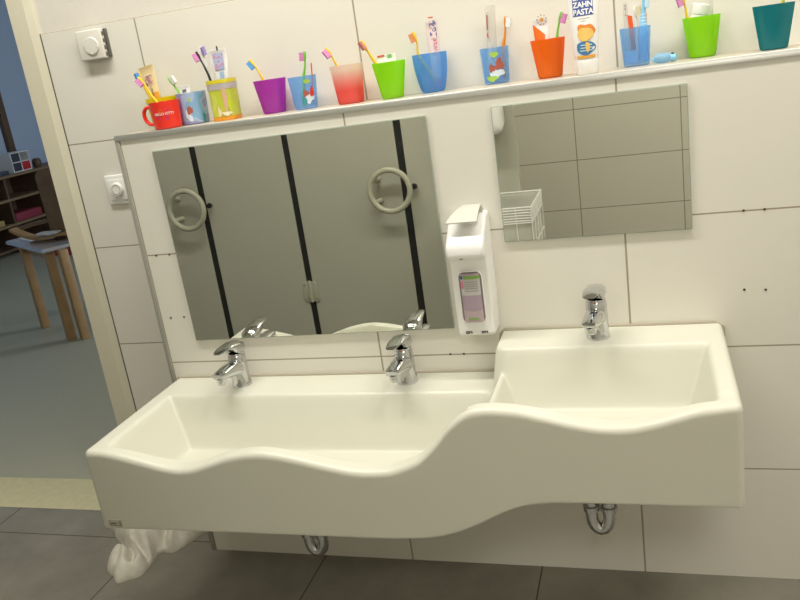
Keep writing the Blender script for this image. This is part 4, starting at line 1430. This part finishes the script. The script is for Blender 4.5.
o = brush('white toothbrush with cream bristles in the middle of the square blue cup', (0.647, 0.138, FZ), (637.2, 27), (634.2, 6), (1, -0.3, 0.1), M_white_pl, mat('cream_bristle', (0.78, 0.70, 0.45), 0.6), 0.138, neck=[(636, 17)])
o = thing('stir_stick', 'thin dark red stick at the right edge of the square blue cup', 'stick', (0.6655, 0.136, FZ))
obj('stick', T([(0.6655, 0.136, FZ), at(645.8, 13, 0.136)], 0.0013, 8), M_redst, o)
bm = bmesh.new()
box(bm, (0.6195, 0.1105, FZ), (0.6445, 0.1125, FZ + 0.024))
o = obj('paper_card', bm, mat('pale_blue_card', (0.52, 0.70, 0.88), 0.6))
tag(rebase(o, (0.632, 0.1115, FZ)), 'small pale blue card in the bottom of the square blue cup', 'card')

# small light-blue brush-head cover lying on the ledge
t = thing('brush_cover', 'small light blue toothbrush head cover lying on the ledge', 'brush cover', (0.700, 0.085, LZ))
bm = bmesh.new()
c = (0.688, 0.094, LZ + 0.0108)
A = Matrix.Rotation(math.radians(90), 3, 'Y')
lathe(bm, [(0.001, 0.0), (0.007, 0.001), (0.0095, 0.006), (0.0105, 0.016), (0.0098, 0.026), (0.0085, 0.032), (0.001, 0.033)], (0.6775, 0.10, LZ + 0.0106), 20, axis=A)
obj('shell', bm, plastic_clear('cover_plastic', (0.40, 0.68, 0.90), 0.25), t)
bm = bmesh.new()
lathe(bm, [(0.001, 0.0), (0.0075, 0.0), (0.0088, 0.003), (0.0075, 0.011), (0.003, 0.013), (0.001, 0.013)], (0.7105, 0.10, LZ + 0.0095), 16, axis=A)
obj('snap_end', bm, M_ltblue, t)
bm = bmesh.new()
box(bm, (0.7125, 0.0945, LZ + 0.0165), (0.7185, 0.0995, LZ + 0.0195), 0.0008, 1)
obj('snap_button', bm, M_brblack, t)
bm = bmesh.new()
box(bm, (0.6730, 0.094, LZ + 0.004), (0.6795, 0.106, LZ + 0.013), 0.002, 1)
obj('hinge_tab', bm, M_ltblue, t)

# right lime cup
cup('lime green cup at the right, right of the brush cover', 0.777, 0.142, 0.0382, 0.0272, 0.0835, C_lime)
brush('yellow toothbrush with pink bristles in the right lime green cup', (0.790, 0.146, FZ), (687.5, 18), (681, -5), (-1, -0.35, -0.2), M_yel, M_pinkbr, 0.136, neck=[(685.5, 8)], fat=1.2)
t = thing('toothpaste_tube', 'white round-capped tube tilted in the right lime green cup', 'toothpaste', (0.785, 0.146, FZ), 'toothpaste tubes on the ledge')
b = at(699.5, 13.5, 0.146)
c = at(700, 4.5, 0.146)
dirv = (c - b).normalized()
bm = bmesh.new()
lathe(bm, [(0.0150, -0.042), (0.0185, -0.018), (0.0185, -0.003), (0.001, -0.002)], b, 24, axis=orient(dirv + Vector((0.16, 0, 0))))
obj('tube_body', bm, M_white_pl, t)
bm = bmesh.new()
lathe(bm, [(0.0182, -0.002), (0.0190, 0.001), (0.0180, 0.018), (0.0165, 0.0195), (0.001, 0.020)], b, 24, axis=orient(dirv + Vector((0.16, 0, 0))))
obj('cap', bm, M_white_pl, t)
o = thing('brush_pack', 'clear packet standing at the back of the right lime green cup', 'packet', (0.800, 0.158, FZ))
obj('wrapper', T([(0.799, 0.158, FZ), at(709, 12, 0.158), at(708.5, -8, 0.158)], 0.0085, 12, flat=(1.0, 0.35), up=(0, 1, 0)), M_pack, o)

# teal cup
cup('dark teal cup at the right end of the ledge', 0.9085, 0.083, 0.0392, 0.0268, 0.0865, C_teal)
brush('yellow-green toothbrush in the dark teal cup', (0.925, 0.090, FZ), (783, 3), (786, -25), (0.6, -0.5, 0), mat('yellow_green_plastic', (0.55, 0.62, 0.03), 0.4), M_whitebr, 0.085)

# ------------------------------------------------------------------ cloth on the floor
bm = bmesh.new()
PXO = [(104, 524), (113.6, 530.5), (116, 538), (124.5, 547), (115, 558.5), (107.5, 568.3), (109, 572.6), (112.8, 575.3), (116.3, 582), (129, 578.5), (142.5, 573.5), (152, 562), (160, 551.5), (174, 551), (188, 542.5), (203, 532)]
out = [(q.x, q.y) for q in (on_floor(u, v, 0.006) for u, v in PXO)] + [(-0.67, 0.10), (-0.74, 0.15), (-0.85, 0.155), (-0.97, 0.155)]
cen = Vector((-0.840, 0.015, 0))
def seg_d(p, a, b):
    t_ = max(0, min(1, (p - a).dot(b - a) / max(1e-9, (b - a).length_squared)))
    return (p - a.lerp(b, t_)).length
CRE = []
for pts_, dep, wd in (([(113, 534), (121, 543), (133.5, 552.5)], 0.045, 0.013), ([(133.5, 552.5), (131.5, 559.5)], 0.035, 0.012), ([(136, 546), (147, 555)], 0.032, 0.012),
                      ([(166, 531), (162, 540), (160, 549)], 0.040, 0.016), ([(124, 549), (118, 561)], 0.012, 0.012), ([(140, 566), (150, 556)], 0.015, 0.012), ([(180, 534), (176, 545)], 0.014, 0.014)):
    q = [on_floor(u, v, 0.035) for u, v in pts_]
    for a, b in zip(q, q[1:]):
        a.z = b.z = 0
        CRE.append((a, b, dep, wd))
N_a, N_r = 160, 40
outl = smooth_path([Vector((x, y, 0)) for x, y in out + out[:1]], 10)[:-1]
pts = [outl[int(k * len(outl) / N_a)] for k in range(N_a)]
rings = []
rng = np.random.RandomState(3)
for i in range(N_r + 1):
    q = i / N_r
    ring = []
    for k in range(N_a):
        p_ = cen.lerp(pts[k], 0.03 + 0.97 * q)
        x, y = p_.x, p_.y
        hgt = 0.066 * (1 - q ** 3.0) ** 0.75
        g = 1 - abs(math.sin(20 * (x * 0.86 + y * 0.50) + 2.2 * math.sin(11 * y - 5 * x)))
        hgt *= 0.86 + 0.28 * g
        cut = max(d_ * math.exp(-(seg_d(Vector((x, y, 0)), a_, b_) / w_) ** 2) for a_, b_, d_, w_ in CRE)
        hgt = max(0.004, hgt - cut * min(1, hgt / 0.03))
        z = 0.012 * math.sqrt(max(0, 1 - q ** 8)) + hgt + 0.0012
        ring.append(bm.verts.new((x, y, z)))
    rings.append(ring)
c_ = bm.verts.new((cen.x, cen.y, sum(v.co.z for v in rings[0]) / N_a))
for k in range(N_a):
    bm.faces.new((c_, rings[0][k], rings[0][(k + 1) % N_a]))
for a, b in zip(rings, rings[1:]):
    for k in range(N_a):
        bm.faces.new((a[k], b[k], b[(k + 1) % N_a], a[(k + 1) % N_a]))
low = [bm.verts.new((v.co.x, v.co.y, 0.0004)) for v in rings[-1]]
for k in range(N_a):
    bm.faces.new((rings[-1][k], low[k], low[(k + 1) % N_a], rings[-1][(k + 1) % N_a]))
bm.faces.new(low[::-1])
o = obj('floor_cloth', bm, M_towelw, None, True, 70)
tag(rebase(o, (-0.845, 0.02, 0)), 'crumpled white cloth lying on the grey floor below the left end of the basin', 'cloth')

# ------------------------------------------------------------------ cubicles seen in the mirrors (about Y = -1.5)
YP = -1.50
PT = 0.028
GAP = ((-1.311, -1.279), (-0.855, -0.825), (-0.345, -0.313))
t = thing('cubicle_partition', 'grey toilet cubicle front panels standing behind the camera side', 'partition', (-0.75, YP, 0))
def panel(x0, x1, par, z0=0.10, z1=2.0):
    return obj('panel', B((x0, YP - PT, z0), (x1, YP, z1), 0.0015, 1), M_cub, par, False)
panel(GAP[0][1], GAP[1][0], t)
panel(GAP[2][1], 0.155, t)
for a, b in GAP:
    obj('gap_strip', B((a + 0.0005, YP - PT - 0.002, 0.10), (b - 0.0005, YP - 0.006, 2.0)), M_black, t, False)
for x in (-1.05, -0.2, 0.12):
    bm = bmesh.new()
    lathe(bm, [(0.03, 0), (0.03, 0.006), (0.014, 0.008), (0.014, 0.0998)], (x, YP - PT / 2, 0.0002), 16)
    obj('foot', bm, M_alu, t)
obj('head_rail', B((-2.29, YP - PT - 0.006, 2.001), (0.155, YP + 0.006, 2.04), 0.002), M_alu, t, False)
obj('side_panel', B((-0.172, YB + 0.001, 0.10), (-0.144, YP - PT - 0.001, 2.0)), M_cub, t, False)


def cubicle_door(label, x0, x1, hx, hz, bx, bz):
    d = thing('cubicle_door', label, 'door', ((x0 + x1) / 2, YP, 0.1), 'grey cubicle doors')
    obj('panel', B((x0, YP - PT, 0.10), (x1, YP, 1.999), 0.0015, 1), M_cub, d, False)
    bm = bmesh.new()
    Rr, rr = 0.0875, 0.0125
    tube(bm, [(hx + Rr * math.cos(a), YP + 0.055, hz + Rr * math.sin(a)) for a in np.linspace(0, 2 * PI, 49)[:-1]], rr, 12, closed=True, up=(0, 1, 0))
    rg = obj('ring_handle', bm, M_ring, d)
    for s in (1, -1):
        a = PI - s * 0.55
        p_ = Vector((hx + Rr * math.cos(a), YP + 0.055, hz + Rr * math.sin(a)))
        obj('ring_post', T([p_, (p_.x + 0.012, YP + 0.0005, p_.z)], [0.009, 0.013], 12), M_ring, rg)
    return d


def stopper(x, z, par):
    bm = bmesh.new()
    tube(bm, [(x, YP - 0.004, z), (x, YP + 0.016, z)], [0.010, 0.010], 14)
    s = obj('door_stop', bm, M_alu, par)
    bm = bmesh.new()
    tube(bm, [(x, YP + 0.0162, z), (x, YP + 0.028, z)], [0.0125, 0.011], 14)
    obj('rubber_tip', bm, M_black, s)


d1 = cubicle_door('grey cubicle door at the left in the large mirror, ring handle beside a black gap', -1.90, GAP[0][0], -1.353, 0.760, 0, 0)
d2 = cubicle_door('grey cubicle door in the middle of the large mirror, between two black gaps', GAP[1][1], GAP[2][0], -0.380, 0.762, 0, 0)
panel(-2.29, -1.91, t)
stopper(-1.279 + 0.026, 0.765, t)
stopper(-0.313 + 0.030, 0.765, t)
# hinge across the middle gap
bm = bmesh.new()
hx, hz = -0.840, 0.328
h0 = obj('hinge', B((hx - 0.036, YP + 0.0005, hz - 0.048), (hx - 0.006, YP + 0.006, hz + 0.048), 0.002), M_ring, d2)
obj('hinge_leaf', B((hx + 0.006, YP + 0.0005, hz - 0.048), (hx + 0.036, YP + 0.006, hz + 0.048), 0.002), M_ring, h0)
obj('hinge_barrel', T([(hx, YP + 0.004, hz - 0.05), (hx, YP + 0.004, hz + 0.05)], 0.008, 12), M_ring, h0)
for sx_ in (-0.024, 0.024):
    for sz_ in (-0.034, 0.034):
        bm = bmesh.new()
        lathe(bm, [(0.006, 0), (0.005, 0.002), (0.001, 0.0025)], (hx + sx_, YP + 0.0058, hz + sz_), 10, axis=Matrix.Rotation(-PI / 2, 3, 'X'))
        obj('hinge_screw', bm, M_alu, h0)

# paper towel dispenser and wire basket on the last panel
t = thing('towel_dispenser', 'white paper towel dispenser reflected at the top left of the small mirror', 'towel dispenser', (0.02, YP, 1.05))
bm = bmesh.new()
prism(bm, [(YP + 0.0005, 0.975), (YP + 0.085, 0.945), (YP + 0.105, 0.965), (YP + 0.105, 1.25), (YP + 0.0005, 1.27)], -0.10, 0.122, 'YZ')
bmesh.ops.bevel(bm, geom=bm.edges[:], offset=0.024, segments=4, affect='EDGES', profile=0.5)
obj('housing', bm, M_white_pl, t)
bm = bmesh.new()
lathe(bm, [(0.004, 0), (0.004, 0.002), (0.001, 0.0022)], (0.086, YP + 0.1045, 0.998), 10, axis=Matrix.Rotation(-PI / 2, 3, 'X'))
obj('status_dot', bm, M_redst, t)

t = thing('wire_basket', 'white wire waste basket with a bag reflected at the lower left of the small mirror', 'basket', (0.06, YP, 0.42))
bx0, bx1, by0, by1, bz0, bz1 = -0.11, 0.236, YP + 0.006, YP + 0.330, 0.46, 0.700
bm = bmesh.new()
def hoop(z, r=0.0028, ins=0.0):
    tube(bm, [(bx0 + ins, by0 + ins, z), (bx1 - ins, by0 + ins, z), (bx1 - ins, by1 - ins, z), (bx0 + ins, by1 - ins, z)], r, 6, closed=True, up=(0, 0, 1))
for z in (bz1, bz0):
    hoop(z, 0.0035)
for z in (bz1 - 0.010, bz1 - 0.020, bz1 - 0.030, bz1 - 0.040, bz1 - 0.050, bz1 - 0.058, bz0 + 0.09):
    hoop(z)
obj('hoops', bm, M_white_pl, t)
bm = bmesh.new()
for x in np.linspace(bx0, bx1, 7):
    for y in (by0, by1):
        tube(bm, [(x, y, bz0), (x, y, bz1)], 0.0019, 6)
for y in np.linspace(by0, by1, 5)[1:-1]:
    for x in (bx0, bx1):
        tube(bm, [(x, y, bz0), (x, y, bz1)], 0.0019, 6)
obj('wires', bm, M_white_pl, t)
bm = bmesh.new()
i_ = 0.006
for (xa, ya, xb, yb) in ((bx0 + i_, by0 + i_, bx1 - i_, by0 + i_), (bx1 - i_, by0 + i_, bx1 - i_, by1 - i_), (bx1 - i_, by1 - i_, bx0 + i_, by1 - i_), (bx0 + i_, by1 - i_, bx0 + i_, by0 + i_)):
    lo = Vector((min(xa, xb) - 0.0006, min(ya, yb) - 0.0006, bz0 + 0.004))
    hi = Vector((max(xa, xb) + 0.0006, max(ya, yb) + 0.0006, bz1 - 0.004))
    box(bm, lo, hi)
box(bm, (bx0 + i_, by0 + i_, bz0 + 0.004), (bx1 - i_, by1 - i_, bz0 + 0.0055))
obj('bag', bm, plastic_clear('thin_bag', (0.85, 0.85, 0.80), 0.45), t, False)

# ------------------------------------------------------------------ lamps
def lamp(x, y, z, sx, sy, power, col, label):
    t = thing('ceiling_light', label, 'ceiling light', (x, y, z), 'ceiling lights')
    obj('housing', B((x - sx / 2 - 0.02, y - sy / 2 - 0.02, z - 0.02), (x + sx / 2 + 0.02, y + sy / 2 + 0.02, CZ - 0.0005), 0.004), M_white_pl, t, False)
    obj('diffuser', B((x - sx / 2, y - sy / 2, z - 0.0255), (x + sx / 2, y + sy / 2, z - 0.0205)), mat('lamp_diffuser', (0.9, 0.9, 0.85), 0.5, emit=col, estr=1.2), t, False)
    l = bpy.data.lights.new('ceiling_lamp', 'AREA')
    l.shape = 'RECTANGLE'
    l.size, l.size_y = sx, sy
    l.energy = power
    l.color = col
    o = bpy.data.objects.new('ceiling_lamp', l)
    COL.objects.link(o)
    o.location = (x, y, z - 0.03)
    return o


WARM = (1.0, 0.97, 0.89)
lamp(-0.35, -0.47, 2.55, 1.2, 0.16, 22, WARM, 'long ceiling light above the left part of the basin')
lamp(1.15, -0.47, 2.55, 1.2, 0.16, 17.5, WARM, 'long ceiling light above the right part of the basin')
lamp(1.0, -2.75, 2.55, 0.6, 0.6, 19, WARM, 'unseen square ceiling light added to brighten the back of the washroom')  # added lamp, brightens the rear wall and what the mirrors show
# daylight in the room beyond
l = bpy.data.lights.new('window_daylight', 'AREA')
l.shape = 'RECTANGLE'
l.size, l.size_y = 2.4, 1.5
l.energy = 75
l.color = (0.72, 0.85, 1.0)
o = bpy.data.objects.new('window_daylight', l)
COL.objects.link(o)
o.location = (0.90, 3.9, 1.5)
o.rotation_euler = (0, math.radians(90), 0)
w = bpy.data.worlds.new('world')
SC.world = w
w.use_nodes = True
w.node_tree.nodes['Background'].inputs['Color'].default_value = (0.8, 0.85, 0.9, 1)
w.node_tree.nodes['Background'].inputs['Strength'].default_value = 0.05

SC.view_settings.view_transform = 'Standard'
SC.view_settings.look = 'None'
SC.view_settings.exposure = 0.17
SC.view_settings.gamma = 1.0
SC.view_settings.use_curve_mapping = False
try:
    SC.cycles.use_denoising = True
    SC.cycles.max_bounces = 10
    SC.cycles.transparent_max_bounces = 16
except Exception:
    pass
